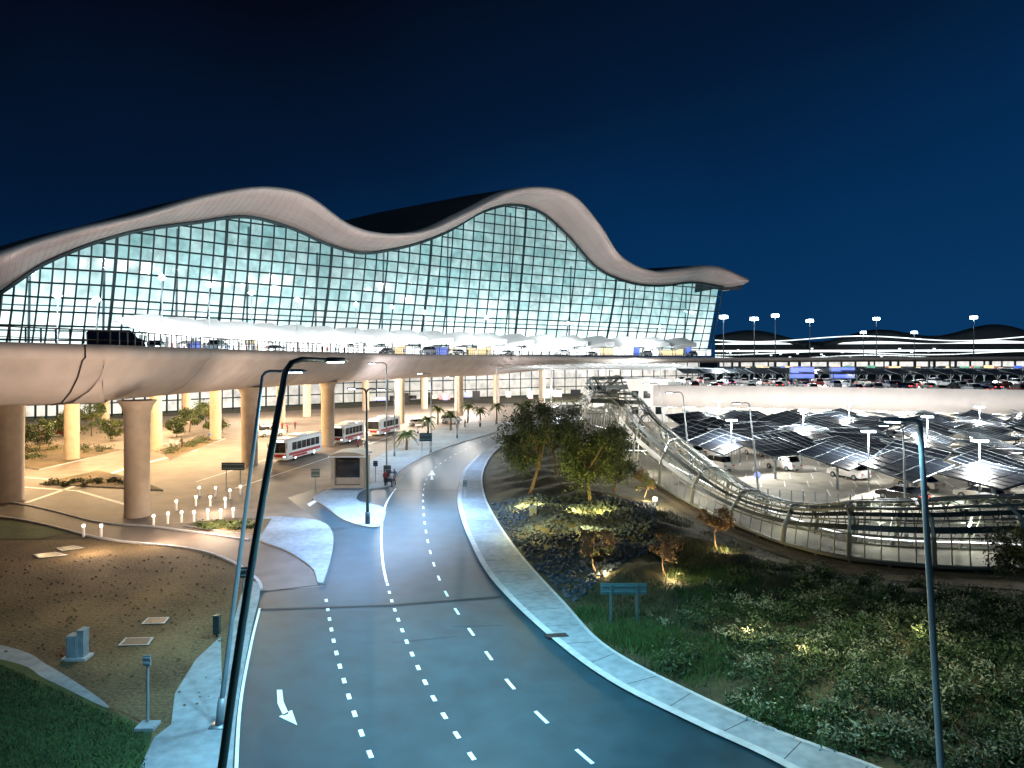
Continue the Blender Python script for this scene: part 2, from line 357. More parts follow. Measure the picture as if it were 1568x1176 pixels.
n1=nt.nodes.new('ShaderNodeTexNoise'); n1.inputs['Scale'].default_value=.02; n1.inputs['Detail'].default_value=2; nt.links.new(g.outputs['Position'],n1.inputs['Vector'])
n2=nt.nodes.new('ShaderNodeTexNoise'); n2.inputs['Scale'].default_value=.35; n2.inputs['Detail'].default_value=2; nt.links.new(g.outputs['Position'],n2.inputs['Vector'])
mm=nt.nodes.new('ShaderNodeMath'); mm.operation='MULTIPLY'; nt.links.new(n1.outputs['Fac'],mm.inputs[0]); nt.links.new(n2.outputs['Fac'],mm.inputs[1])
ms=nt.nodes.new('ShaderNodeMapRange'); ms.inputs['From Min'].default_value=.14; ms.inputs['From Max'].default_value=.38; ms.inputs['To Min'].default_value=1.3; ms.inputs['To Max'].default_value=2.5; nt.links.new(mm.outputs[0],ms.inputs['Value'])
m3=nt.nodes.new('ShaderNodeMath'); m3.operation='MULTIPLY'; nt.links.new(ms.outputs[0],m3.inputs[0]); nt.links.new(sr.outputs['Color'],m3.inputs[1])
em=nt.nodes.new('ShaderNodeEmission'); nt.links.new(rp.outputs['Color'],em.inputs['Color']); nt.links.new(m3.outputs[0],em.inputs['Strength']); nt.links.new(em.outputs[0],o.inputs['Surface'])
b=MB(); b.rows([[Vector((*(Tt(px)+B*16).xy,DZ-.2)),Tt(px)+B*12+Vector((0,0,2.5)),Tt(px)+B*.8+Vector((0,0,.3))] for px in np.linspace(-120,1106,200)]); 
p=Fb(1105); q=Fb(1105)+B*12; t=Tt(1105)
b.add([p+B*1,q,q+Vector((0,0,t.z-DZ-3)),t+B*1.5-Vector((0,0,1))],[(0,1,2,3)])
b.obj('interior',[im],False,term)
b=MB()
for zf in (20.5,26.5):
    P=[Tt(x) for x in np.linspace(-40,1100,160)]
    P=[Vector((*(p+B*13).xy,zf)) for p in P if p.z>zf+5]
    b.tube(P,.18,4)
for i in range(0,len(cols),6):
    t=Tt(cols[i]+8) if cols[i]<1090 else Tt(cols[i])
    if t.z>DZ+8: b.tube([Vector((*(t+B*10).xy,DZ)),Vector((*(t+B*9).xy,t.z-1))],.3,6)
b.obj('interior_columns',['steel'],False,term)
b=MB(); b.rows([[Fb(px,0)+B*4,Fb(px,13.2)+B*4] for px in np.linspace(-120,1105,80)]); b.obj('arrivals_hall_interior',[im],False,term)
b=MB()
for px in np.arange(-100,1105,17.): p=Fb(px,0); b.box(p+Vector((0,0,6.6)),(.35,.35,13.2),0)
for z in (.4,3.2,6.4,9.6): b.tube([Fb(px,z) for px in np.linspace(-120,1105,100)],.16,4)
for px in np.arange(560,1100,9.):
    if rng.uniform()<.6: p=Fb(px,0)-B*rng.uniform(1,14); b.box(p+Vector((0,0,1.5)),(rng.uniform(1,4),.6,rng.uniform(1,3.4)),int(rng.choice([1,2,3,4,5,5])))
b.obj('arrivals_hall_frames',['mull','redp','greenp','bluep','yelp','black'],False,term)

# ---------------------------------------------------------------- viaduct
EP=[(-420,38,15.3),(-100,46,15.2),(0,50,15.05),(130,54,14.95),(210,58,14.9),(380,80,14.8),(500,100,14.75),(700,150,14.55),(900,200,14.2),(1130,245,14.0),(1350,256,14.2),(1700,262,14.5)]
E=[Vector(p) for p in crv([tuple(at(*p)) for p in EP],180)]
def nrm(i,P=E):
    t=P[min(i+1,len(P)-1)]-P[max(i-1,0)]; t.z=0; t.normalize(); return Vector((-t.y,t.x,0))
via=empty('elevated_viaduct')
b=MB(); rows=[]
for i,p in enumerate(E):
    n=nrm(i); k=1. if p.y<170 else max(.35,1-(p.y-170)/90)
    prof=[(2.0,-.25),(.45,-.2),(.4,.12),(0,.12),(-.05,-.9),(.5,-1.15),(1.4,-2.3*k-.2),(2.8,-3.7*k),(4.5,-4.6*k),(6.5,-4.85*k),(11,-4.85*k),(14,-4.3*k),(17,-2.9*k),(20,-1.7)]
    rows.append([p+n*o+Vector((0,0,z)) for o,z in prof])
b.rows(rows,0); b.obj('box_girder',['deckc'],True,via)
b=MB()
inn=[p+nrm(i)*2 for i,p in enumerate(E)]; fc=[Fb(px,0)-B*.3 for px in np.linspace(1105,-120,60)]
pts=inn+[Vector((140,330,0))]+fc+[Vector((-160,140,0))]
b.poly(pts,14.62,0); inn2=[p+nrm(i)*19.5 for i,p in enumerate(E)]; b.poly(list(reversed(inn2+[Vector((140,330,0))]+fc+[Vector((-160,140,0))])),13.25,1)
b.obj('deck_slab',['asph2','ceil'],False,via)
b=MB(); i0=min(range(len(E)),key=lambda i:abs((E[i].x/E[i].y)*F+CX-128)); b.tube([v-nrm(i0)*.02-Vector((0,0,.03)) for v in rows[i0][3:11]],.07,5); 
for pxj in (320,480,600): 
    i1=min(range(len(E)),key=lambda i:abs((E[i].x/E[i].y)*F+CX-pxj)); b.tube([v+nrm(i1)*.02 for v in rows[i1][3:11]],.03,4)
b.obj('expansion_joint',['black'],False,via)
b=MB(); R=resample(E,.95)
for i,p in enumerate(R):
    if p.y>235: 
        if i%2: continue
    n=nrm(i,R); b.box(p+n*.2+Vector((0,0,.70)),(.06,.12,1.1),0,yaw=math.atan2(n.y,n.x)+.0)
for z,r in ((1.25,.05),(.5,.03)): b.tube([p+nrm(i,R)*.2+Vector((0,0,z)) for i,p in enumerate(R)][::2],r,5)
b.obj('railing',['black'],False,via)
def column(loc,top,r=1.08,cap=True):
    b=MB(); n=20; prof=[(0,r*1.0),(.25,r*1.0),(.3,r*.97),(top*.6,r*.97),(top-1.1,r),(top-.5,r*1.18),(top,r*1.5)]
    vs=[];fs=[]
    for z,rad in prof:
        for k in range(n): a=2*math.pi*k/n; vs.append((rad*math.cos(a),rad*math.sin(a),z))
    for i in range(len(prof)-1):
        for k in range(n): fs.append((i*n+k,i*n+(k+1)%n,(i+1)*n+(k+1)%n,(i+1)*n+k))
    b.add(vs,fs); o=b.obj('column',['col'],True); o.location=loc; o.parent=via
for px,py,z in ((210,790,10.25),(14,767,10.25),(382,712,10.2),(502,682,10.2),(612,648,11),(703,636,11.5)):
    column(gp(px,py),z,1.08 if px!=14 else 1.3)
for px,Y in ((110,95),(238,105),(330,118),(285,150),(430,150),(160,140),(560,185),(650,190),(760,205),(830,215),(470,165)):
    column(at(px,Y),13.2,.95)
ul=MB()
for px,Y,pw,col in ((40,82,9000,WARM),(210,90,10000,WARM),(120,108,13000,WARM),(330,104,13000,WARM),(440,120,15000,(1,.78,.52)),(250,130,16000,WARM),(560,140,22000,(1,.87,.7)),(400,155,22000,(1,.82,.62)),(640,165,26000,(1,.92,.8)),(720,185,26000,(1,.94,.88)),(860,215,26000,WHITE),(980,215,22000,WHITE),(-60,120,12000,WARM)):
    p=at(px,Y,9.2); light('POINT','under_deck_light',p,pw,col,.8)
    ul.box(at(px,Y,13.1),(2.4,.5,.15),0)
ul.obj('deck_downlights',['warml'],False,via)
b=MB()
A=[at(px,150+(px-760)*.12,11.6-(px-760)*.002) for px in range(760,1110,14)]; C=[p+Vector((-6,26,1.2)) for p in A]
for i in range(len(A)-2):
    b.tube([A[i],C[i+2]],.12,4); b.tube([A[i+2],C[i]],.12,4)
b.tube(A,.2,5); b.tube(C,.2,5)
for i in range(0,len(A),6): b.tube([Vector((A[i].x,A[i].y,0)),A[i]],.22,6)
b.obj('lattice_canopy',['white'])

# ---------------------------------------------------------------- street lamps
def lamp(base,top,arm,r0=.13,r1=.07,mat_='lamp_dark',double=None,power=0,col=COOL,glow='cooll',bend=None,name='street_lamp',headlen=1.1):
    base=Vector(base); top=Vector(top); arm=Vector(arm); b=MB()
    b.box(base+Vector((0,0,.04)),(.55,.55,.08)); b.tube([base,base+(top-base).normalized()*1.1],r0*1.5,10)
    P=[base.lerp(top,k/6) for k in range(7)]
    for i,p in enumerate(P):
        if bend: P[i]=p+Vector(bend)*math.sin(math.pi*i/6)
    rr=[r0+(r1-r0)*k/6 for k in range(7)]
    def head(P,arm,rr):
        h=(arm-P[-1]); ctrl=P[-1]+Vector((h.x*.12,h.y*.12,h.z*.75))
        Q=P+[ctrl+h*.02, ctrl+h*.25+Vector((0,0,h.z*.1)), arm]
        b.tube(Q,rr+[r1*.95,r1*.85,r1*.8],10)
        d=h.copy(); d.z=0; d.normalize(); side=Vector((-d.y,d.x,0)); yaw=math.atan2(d.y,d.x)
        c=arm+d*headlen*.4
        vs=[]
        for x,wd,zt in((-.5,.08,.05),(-.2,.17,.09),(.25,.18,.08),(.5,.08,.03)):
            for sy,z in((-1,-.04),(1,-.04),(.6,zt),(-.6,zt)): vs.append(c+d*x*headlen+side*wd*sy+Vector((0,0,z)))
        fs=[(0,1,2,3)[::-1],(12,13,14,15)]
        for i in range(3):
            for k in range(4): k2=(k+1)%4; fs.append((i*4+k,i*4+k2,(i+1)*4+k2,(i+1)*4+k))
        b.add(vs,fs); b.box(c-Vector((0,0,.06)),(headlen*.55,.2,.03),1,yaw=yaw)
        return c
    c=head(P,arm,rr)
    if double: head([top-Vector((0,0,.02)),top],Vector(double),[r1,r1])
    o=b.obj(name,[mat_,glow],True)
    if power:
        l=light('SPOT','slope_fill',c-Vector((0,0,.3)),power,col,.25,spot=150,blend=.7); l.parent=o
    return o
lamp(at(318,18.6),at(437,19,13.62),at(500,20.5,13.93),.125,.09,power=5500,bend=(-.12,0,0),headlen=1.0)
lamp(gp(335,1112),at(402,26.4,13.3),at(432,26.8,13.48),.10,.06,power=2500,mat_='steel')
lamp(at(1446,20.8),at(1409,20.8,12.0),at(1382,20.9,12.12),.11,.08,power=900,mat_='steel',headlen=.7)
lamp(gp(563,804),at(561,58,11.1),at(545,58.5,11.4),.14,.08,double=at(577,57.5,11.4),power=9000,col=(.45,.66,1.))
lamp(gp(1388,830),at(1383,52.5,8.4),at(1362,52.5,8.9),.10,.06,mat_='steel',power=800,col=WHITE)
lamp(gp(1163,768),at(1148,67.5,9.3),at(1135,67.5,9.6),.12,.06,mat_='steel',power=2500,col=WHITE)
lamp(gp(1058,742),at(1046,76.5,9.8),at(1030,76,10.2),.12,.06,mat_='steel',power=2500,col=WHITE)
lamp(gp(1020,700),at(1010,97,9.9),at(995,97,10.4),.12,.06,mat_='steel',power=2500,col=WHITE)
for px,py,ty in ((592,742,560),(660,694,575),(700,672,580),(604,700,600)):
    p=gp(px,py); z=H-(ty-HZ)/F*p.y; lamp(p,p+Vector((0,0,z)),p+Vector((-1.2,0,z+.3)),.1,.06,mat_='steel',power=4000,col=(.6,.82,1.))
light('SPOT','slope_fill',at(625,60,11.5),46000,(.38,.63,1.),.6,spot=110,blend=1.)
light('SPOT','slope_fill',at(548,47,10),15000,(.38,.58,1.),.6,spot=90,blend=1.)
light('SPOT','slope_fill',at(705,90,11),9000,(.40,.62,1.),.6,spot=130,blend=1.)
light('SPOT','slope_fill',gp(640,1176,0)+Vector((1,-4,13)),13000,COOL,.5,spot=150)
light('SPOT','slope_fill',gp(780,1010,0)+Vector((-1,0,12)),12000,(.32,.80,1.),.5,spot=120,blend=1.)
light('SPOT','slope_fill',gp(520,960,0)+Vector((0,0,12)),8000,(.32,.80,1.),.5,spot=100,blend=1.)
for px,Y,py in ((88,100,452),(148,104,458),(248,112,425),(320,122,436),(385,133,448),(455,146,458),(545,160,466),(600,172,470),(650,180,478),(745,198,486),(870,215,495),(1010,238,500)):
    p=at(px,Y,14.65); z=H-(py-HZ)/F*Y
    b=MB(); b.tube([p,Vector((p.x,p.y,z))],[.13,.07],8); b.box((p.x,p.y,z),(1.3,.35,.12)); b.box((p.x,p.y,z-.1),(1.1,.5,.08),1); b.tube([(p.x,p.y,z-.4),(p.x,p.y,z),(p.x,p.y,z+.5)],[.3,.55,.1],8,1)
    b.obj('deck_lamp',['steel','cooll'])
for px,Y in ((60,92),(240,98),(340,112),(450,130),(560,148),(660,165),(760,184),(870,205),(990,228)): light('POINT','canopy_fill',at(px,Y,21.5),11000,WHITE,.6)  # added fill points ahead of the canopies, brightening their fronts
for px in (40,170,300,420,540,660,780,880,980,1090):
    o=Oo(px); p=Vector((o.x,o.y,16))-B*10
    if px<60: p.y-=5
    light('SPOT','soffit_fill',p,7500+max(0,o.z-45)*280,(1.,.84,.80),.5,spot=75,blend=1.,aim=o-B*3)  # added spots without fixtures, throwing extra light up onto the soffit
for px,Y,pw in ((60,40,5500),(250,48,4000),(450,74,6000),(640,115,11000),(850,160,15000),(1080,200,15000)):
    p=at(px,Y,5.5); light('SPOT','girder_fill',p,pw,(1.,.78,.64) if px<500 else (.95,.92,1.),.5,spot=110,blend=1.,aim=p+Vector((-6,8,8)))  # invented spots that brighten the outer side of the girder
for px,py,Y in ((1187,482,330),(1342,487,380),(1491,485,360),(1155,487,300),(1108,484,290),(1240,490,340),(1400,508,420),(1322,508,430)):
    z=H-(py-HZ)/F*Y; p=at(px,Y); b=MB(); b.tube([p,Vector((p.x,p.y,z))],[.35,.18],8); b.tube([(p.x,p.y,z-.2),(p.x,p.y,z+.5)],1.0,10); 
    for k in range(6):
        a=k*math.pi/3; b.box((p.x+1.1*math.cos(a),p.y+1.1*math.sin(a),z-.4),(1.,1.,1.2),1)
    b.obj('light_mast',['steel','cooll'])

# ---------------------------------------------------------------- departures canopies
for k,px in enumerate(np.linspace(235,1040,20)):
    Y=108+(px-245)*.166+4
    p=at(px,Y,14.65); b=MB()
    d=(at(px+20,Y+3.4)-at(px,Y)).normalized(); yaw=math.atan2(d.y,d.x); n=Vector((-d.y,d.x,0))
    W=11; rows=[]
    for j in range(9):
        f=j/8; rows.append([Vector((0,0,3.6+1.5*f+.35*math.sin(f*math.pi)))+d*(W*(f-.5))+n*o+Vector((0,0,.35*o+.5)) for o in(-3.,-1.5,0,1.5,3.)])
    rows=[[p+q for q in r] for r in rows]; b.rows(rows,0); b.rows([[q-Vector((0,0,.18)) for q in r] for r in rows],0)
    b.rows([[r[0]+Vector((0,0,.02)),r[0]-Vector((0,0,1.3))] for r in rows],3)
    for f in(-.3,.3): b.tube([p+d*W*f,p+d*W*f+Vector((0,0,4.3))],.13,6,1)
    b.box(p+Vector((0,0,3.0)),(7,.5,.1),2,yaw=yaw)
    b.obj('entrance_canopy',['white','steel','whl','white'],False)
for px in np.linspace(250,1085,54):  # added glowing boxes, brightening the deck band in place of lit shopfronts
    Y=np.interp(px,[235,500,700,900,1100],[118,155,195,235,268])+rng.uniform(0,6); p=at(px,Y,14.64); b=MB(); w_=rng.uniform(1.5,6); h_=rng.uniform(2.0,3.6)
    b.box(p+Vector((0,0,h_/2)),(w_,.8,h_),0); b.box(p+Vector((0,-.42,h_*.55)),(w_*.9,.05,h_*.8),1); b.box(p+Vector((0,0,h_+.1)),(w_+.4,1.2,.2),0)
    b.obj('deck_glow_box',['white',random.choice(['whl']*9+['yelp','bluep','strip','yelp'])])

# ---------------------------------------------------------------- vehicles
def wheel(b,c,r,w,m):
    b.tube([Vector(c)-Vector((0,w/2,0)),Vector(c)+Vector((0,w/2,0))],r,14,m); b.tube([Vector(c)-Vector((0,w/2+.01,0)),Vector(c)+Vector((0,w/2+.01,0))],r*.55,10,5)
def car_mesh(col,suv=False,idx=0):
    body=mat('car_paint_%d'%idx,col,.25,metal=.3,var=.03); b=MB(); hw=.9; h=.25 if suv else 0
    prof=[(-2.3,.35),(-2.32,.72),(-2.2,.92+h),(-1.0,.98+h),(1.1,.95+h),(2.1,.78+h),(2.3,.6),(2.28,.35)]
    n=len(prof); vs=[]
    for y,k in((-hw,.98),(-hw*.96,1),(hw*.96,1),(hw,.98)):
        for x,z in prof: vs.append((x*k if abs(y)>=hw else x,y,z if abs(y)<hw else min(z,z*.97+.01)))
    fs=[]
    for r in range(3):
        for i in range(n): fs.append((r*n+i,r*n+(i+1)%n,(r+1)*n+(i+1)%n,(r+1)*n+i))
    fs+= [tuple(range(n))[::-1],tuple(3*n+i for i in range(n))]; b.add(vs,fs,0)
    z0=.93+h; z1=1.42+h*1.6; ca=[(-1.95,.82),( 1.15,.82)] if suv else [(-1.75,.82),(1.1,.82)]; cb=[(-1.6,.66),(.45,.66)] if suv else [(-1.0,.64),(.35,.64)]
    b.add([(ca[0][0],-.82,z0),(ca[1][0],-.82,z0),(ca[1][0],.82,z0),(ca[0][0],.82,z0),(cb[0][0],-.66,z1),(cb[1][0],-.66,z1),(cb[1][0],.66,z1),(cb[0][0],.66,z1)],[(0,1,5,4),(1,2,6,5),(2,3,7,6),(3,0,4,7)],1)
    b.box(((cb[0][0]+cb[1][0])/2,0,z1+.03),(cb[1][0]-cb[0][0]+.06,1.36,.07),0)
    for x in(-.35,): b.box((x,0,(z0+z1)/2),(.08,1.5,z1-z0),0)
    for x in(-1.4,1.4):
        for y in(-.84,.84): wheel(b,(x,y,.33),.33,.2,2)
    for y in(-.62,.62): b.box((2.24,y,.68),(.14,.34,.14),3); b.box((-2.3,y,.78),(.08,.34,.14),4)
    return b.mesh('car_mesh',[body,'glassd','tyre','cooll' if idx%4==0 else 'white','redl' if idx%3==0 else 'red','steel'])
cars=[car_mesh(c,i%3==1,i) for i,c in enumerate([(.7,.7,.68),(.75,.76,.78),(.03,.03,.035),(.25,.27,.29),(.22,.03,.03),(.6,.58,.52),(.05,.1,.22),(.5,.51,.53)])]
carsw=[cars[0],cars[1],cars[0],cars[1],cars[7],cars[5],cars[3],cars[2]]
def bus(name,loc,yaw,L=11):
    b=MB(); hw=1.25; Ht=3.1
    prof=[(-hw,.35),(-hw,2.75),(-hw+.12,2.98),(-hw+.4,Ht),(hw-.4,Ht),(hw-.12,2.98),(hw,2.75),(hw,.35)]
    rows=[]
    for x,k in((-L/2,.96),(-L/2+.15,1),(L/2-.25,1),(L/2,.94)): rows.append([Vector((x,y*k,.35+(z-.35)*(k if k<1 else 1))) for y,z in prof+[prof[0]]])
    b.rows(rows,0)
    for r in(rows[0],rows[-1]): b.add(r[:-1],[tuple(range(8))],0)
    for s in(-1,1):
        x=-L/2+.9
        while x<L/2-1.6: b.box((x+.6,s*(hw+.005),2.0),(1.18,.03,1.05),1); x+=1.3
        b.box((0,s*(hw+.004),1.0),(L-1.2,.02,.35),3); b.box((1.5,s*(hw+.008),.62),(L-6,.02,.3),3)
        for xx in(-L/2+2.4,L/2-2.3): wheel(b,(xx,s*1.1,.48),.48,.28,2)
    b.box((L/2-.0,0,1.95),(.06,2.05,1.35),4); b.box((L/2+.01,0,2.83),(.05,1.5,.26),5); b.box((L/2+.01,0,.85),(.05,2.2,.4),3)
    for y in(-.9,.9): b.box((L/2+.03,y,.75),(.05,.35,.2),5)
    b.box((0,0,Ht+.12),(2.6,1.6,.24),0); b.box((L/2-.9,-(hw+.01),1.5),(1.1,.03,2.1),4)
    for s in(-1,1): b.tube([(L/2-.05,s*1.25,2.5),(L/2+.25,s*1.4,2.5),(L/2+.25,s*1.4,1.9)],.05,5,2)
    o=b.obj(name,['white','glassd','tyre','red','glassd','whl','steel'] ); o.location=loc; o.rotation_euler=(0,0,yaw); return o
def ydir(a,c): d=c-a; return math.atan2(d.y,d.x)
bus('city_bus',gp(455,700,.02),ydir(gp(486,690),gp(428,706)),10)
bus('city_bus',gp(532,676,.02),ydir(gp(560,668),gp(515,680)),8)
bus('city_bus',gp(588,664,.02),ydir(gp(610,658),gp(570,668)),9)
for px,py,k,yw in ((415,668,1,.6),(640,652,0,.5),(505,668,3,.5),(690,648,1,.5),(88,668,4,.2)):
    inst(cars[k],'parked_car',gp(px,py,.02),yw)
def van(loc,yaw):
    b=MB(); prof=[(-2.6,.4),(-2.65,2.0),(-2.5,2.2),(1.2,2.25),(1.9,1.45),(2.55,1.2),(2.65,.5),(2.6,.4)]; n=8
    b.add([(x,y,z) for y in(-.95,.95) for x,z in prof],[tuple(range(n))[::-1],tuple(range(n,2*n))]+[(i,(i+1)%n,(i+1)%n+n,i+n) for i in range(n)],0)
    for s in(-1,1):
        for x in(-1.7,-.5,.7): b.box((x,s*.96,1.65),(1.0,.03,.6),1)
        for x in(-1.7,1.7): wheel(b,(x,s*.85,.38),.38,.22,2)
        b.box((2.62,s*.65,.85),(.1,.3,.18),3)
    o=b.obj('passenger_van',['black','glassd','tyre','cooll','red','steel']); o.location=loc; o.rotation_euler=(0,0,yaw)
van(at(178,72,14.64),ydir(at(130,72),at(220,75)))
for i,px in enumerate((238,330,420,592,655,700,775,860,905,990,1060)):
    Y=np.interp(px,[235,500,700,900,1100],[80,116,164,216,258])+rng.uniform(0,8); a=at(px,Y,14.64); c=at(px+30,Y+7)
    inst(carsw[i%6] if px!=592 else cars[2],'parked_car',a,ydir(a,Vector((c.x,c.y,14.64)))+math.pi+rng.normal()*.1)

# ---------------------------------------------------------------- people
def person_mesh(pose,idx,top,bot,robe=False):
    J={'pel':(0,0,.95,.15),'sp':(0,.01,1.15,.14),'ch':(0,.0,1.36,.155),'nk':(0,0,1.5,.06),'hd':(0,.02,1.62,.095),'ht':(0,.01,1.72,.075)}
    st=pose.get('st',.12)
    for s,n in((-1,'L'),(1,'R')):
        f=st*s
        J['sh'+n]=(.18*s,0,1.42,.06); J['el'+n]=(.23*s,-.03-f*.6,1.15,.045); J['wr'+n]=(.22*s,.08-f*1.2+pose.get('arm',0)*.2,.93+pose.get('arm',0)*.2,.032); J['ha'+n]=(.21*s,.11-f*1.3+pose.get('arm',0)*.28,.85+pose.get('arm',0)*.25,.035)
        J['hp'+n]=(.09*s,0,.9,.1); J['kn'+n]=(.1*s,f*.8+.03,.5,.07); J['an'+n]=(.1*s,f*1.3-.03,.1,.045); J['to'+n]=(.11*s,f*1.3+.13,.04,.04)
    ed=[('pel','sp'),('sp','ch'),('ch','nk'),('nk','hd'),('hd','ht')]
    for n in'LR': ed+=[('ch','sh'+n),('sh'+n,'el'+n),('el'+n,'wr'+n),('wr'+n,'ha'+n),('pel','hp'+n),('hp'+n,'kn'+n),('kn'+n,'an'+n),('an'+n,'to'+n)]
    ks=list(J); me=bpy.data.meshes.new('p'); me.from_pydata([J[k][:3] for k in ks],[(ks.index(a),ks.index(c)) for a,c in ed],[])
    o=bpy.data.objects.new('tmp',me); scene.collection.objects.link(o); o.modifiers.new('s','SKIN'); sd=me.skin_vertices[0].data
    for i,k in enumerate(ks):
        r=J[k][3]
        if robe and k in('knL','knR','hpL','hpR'): r*=1.5
        sd[i].radius=(r,r*(.72 if k in('ch','sp','pel') else 1)); sd[i].use_root=(k=='pel')
    m=o.modifiers.new('ss','SUBSURF'); m.levels=1; m.render_levels=1
    dg=bpy.context.evaluated_depsgraph_get(); me2=bpy.data.meshes.new_from_object(o.evaluated_get(dg)); bpy.data.objects.remove(o)
    me2.materials.clear()
    for x in(mat('shirt_%d'%idx,top,.8),mat('trousers_%d'%idx,bot,.8),M['skin'],M['hair']): me2.materials.append(x)
    for p in me2.polygons:
        c=p.center; p.use_smooth=True
        p.material_index=3 if (c.z>1.66 or (c.z>1.56 and c.y<-.0)) else 2 if (c.z>1.49 or (abs(c.x)>.17 and c.z<.97)) else 0 if c.z>.93 else 1
        if c.z<.09: p.material_index=3
    me2.name='person_mesh'; return me2
ppl=[person_mesh({'st':.16},0,(.6,.6,.6),(.03,.04,.08)),person_mesh({'st':.03,'arm':1},1,(.75,.74,.7),(.72,.71,.68),True),person_mesh({'st':.08},2,(.3,.04,.04),(.03,.03,.035)),person_mesh({'st':.2},3,(.05,.12,.3),(.15,.13,.1)),person_mesh({'st':.02,'arm':.6},4,(.02,.02,.022),(.02,.02,.022),True)]
for px,py in ((262,688),(270,690),(278,686),(398,664),(404,662),(410,665),(417,661),(425,663),(432,660),(440,662),(590,744),(600,746),(604,742),(452,658),(620,676),(640,668),(655,672),(690,658),(700,662),(712,655),(560,684),(548,690),(735,655),(660,655),(320,676)):
    inst(random.choice(ppl),'pedestrian',gp(px,py,.01 if py<735 else .13),random.uniform(0,6.28))
for px in np.linspace(250,1080,60):
    Y=np.interp(px,[235,500,700,900,1100],[92,130,180,232,268])+rng.uniform(0,8); inst(random.choice(ppl),'pedestrian',at(px+rng.uniform(-5,5),Y,14.63),random.uniform(0,6.28))

# ---------------------------------------------------------------- vegetation
def tree(name,base,h,cr,nclump,nleaf,lsize,mats=('leaf0','leaf1','leaf2'),trunks=1,droop=0.,low=.3,seed=1):
    r=np.random.default_rng(seed); base=np.array(base,float); b=MB(); C=[];mi=[]
    cz=h*(1+low)/2
    for t in range(trunks):
        lean=r.normal(size=2)*h*.06
        top=base+np.array([lean[0],lean[1],h*.45]); b.tube([base-np.array([0,0,.05]),base+(top-base)*.5+r.normal(size=3)*.05,top],[h*.022,h*.017,h*.013],7,3)
        for k in range(nclump):
            a=r.uniform(0,2*math.pi); rad=cr*math.sqrt(r.uniform(.02,1.15)); zz=r.uniform(-1,1)
            c=base+np.array([math.cos(a)*rad,math.sin(a)*rad,cz+zz*(h*(1-low)/2)*math.sqrt(max(.05,1-(rad/cr)**2*.75))])
            if k%2==0: b.tube([top-np.array([0,0,h*.1*r.uniform(0,1)]),(top+c)/2+r.normal(size=3)*.15,c],[h*.011,h*.007,h*.003],5,3,caps=False)
            s=cr*r.uniform(.10,.24); n=int(nleaf*r.uniform(.5,1.4))
            P=c+r.normal(size=(n,3))*s*np.array([1,1,.75]); P[:,2]-=droop*np.abs(r.normal(size=n))*s*1.5
            P[:,2]=np.maximum(P[:,2],.15+base[2])
            C.append(P); shade=r.choice([0,0,1,1,2]); mi.append(np.where(r.uniform(size=n)<.65,shade,r.integers(0,3,n)))
    C=np.concatenate(C); mi=np.concatenate(mi); me=quads(name,leafquads(C,lsize,.45),mi,list(mats))
    tr=inst(me,name); tk=b.obj('trunk_and_limbs',[*mats,'bark'],True); tk.parent=tr; return tr
tree('ghaf_tree',gp(808,768),9.6,2.3,36,330,.13,droop=1.1,low=.32,seed=3)
tree('ghaf_tree',gp(852,742),10.2,2.6,38,330,.13,droop=1.0,low=.34,seed=4)
tree('ghaf_tree',gp(905,782),8.9,2.6,40,330,.13,droop=1.3,low=.32,seed=5)
tree('ghaf_tree',gp(940,765),7.4,1.9,24,280,.13,droop=1.0,low=.26,seed=6)
YL=(1.,.86,.22)
for px,py,pw in ((800,786,560),(826,788,300),(884,796,600),(920,796,480)): light('POINT','tree_uplight',gp(px,py)+Vector((0,0,1.05)),pw,YL,.15)
for px,py in ((812,778),(898,788)): light('POINT','tree_uplight',gp(px,py,2.0)+Vector((0,-1,0)),750,(1.,.85,.3),.2)

# embankment heightfield
EMB=[Vector(p) for p in list(G(OUT,60))]+[gp(900,700),gp(960,742),gp(1020,778),gp(1120,828),gp(1300,884),gp(1568,918),gp(1800,940),gp(1900,1300)]
poly=np.array([[p.x,p.y] for p in EMB])
def inside(P):
    x,y=P[:,0],P[:,1]; c=np.zeros(len(P),bool); n=len(poly)
    for i in range(n):
        x1,y1=poly[i];x2,y2=poly[(i+1)%n]; cond=((y1>y)!=(y2>y)); 
        with np.errstate(divide='ignore',invalid='ignore'): xi=(x2-x1)*(y-y1)/(y2-y1+1e-12)+x1
        c^=cond&(x<xi)
    return c
def dist(P):
    d=np.full(len(P),1e9); n=len(poly)
    for i in range(n):
        a=poly[i];c=poly[(i+1)%n]; ab=c-a; L=(ab@ab)+1e-9; t=np.clip(((P-a)@ab)/L,0,1); q=a+t[:,None]*ab; d=np.minimum(d,np.hypot(*(P-q).T))
    return d
def hf(P):
    P=np.asarray(P,float); d=dist(P); s=np.where(inside(P),d,-d); x,y=P[:,0],P[:,1]
    k=np.clip(s/5,0,1); k=k*k*(3-2*k)
    return np.where(s>0,-.02+k*(.75+.18*np.sin(x*.9+y*.3)+.14*np.sin(y*1.3-x*.5)+.07*np.sin(x*2.9)*np.cos(y*2.3))+np.clip(s,0,.3)*.15,-.05)
def onbank(px,py):
    p=gp(px,py)
    for _ in range(4):
        z=float(hf([[p.x,p.y]])[0]); p=gp(px,py,z)
    return p
for px,py,h,cr_,m_,s in ((913,878,3.2,1.0,('leaf1','dry0','dry1'),8),(1018,882,2.7,.9,('dry0','dry1','dry2'),9),(1097,842,3.1,1.0,('dry0','dry1','dry2'),10),(985,765,3.0,1.0,('leaf1','leaf2','dry1'),13)):
    p=onbank(px,py); tree('sapling',p,h,cr_,12,210,.08,mats=m_,low=.33,seed=s)
    light('POINT','tree_uplight',p+Vector((.3,-.7,.35)),260,(1.,.74,.36),.1)
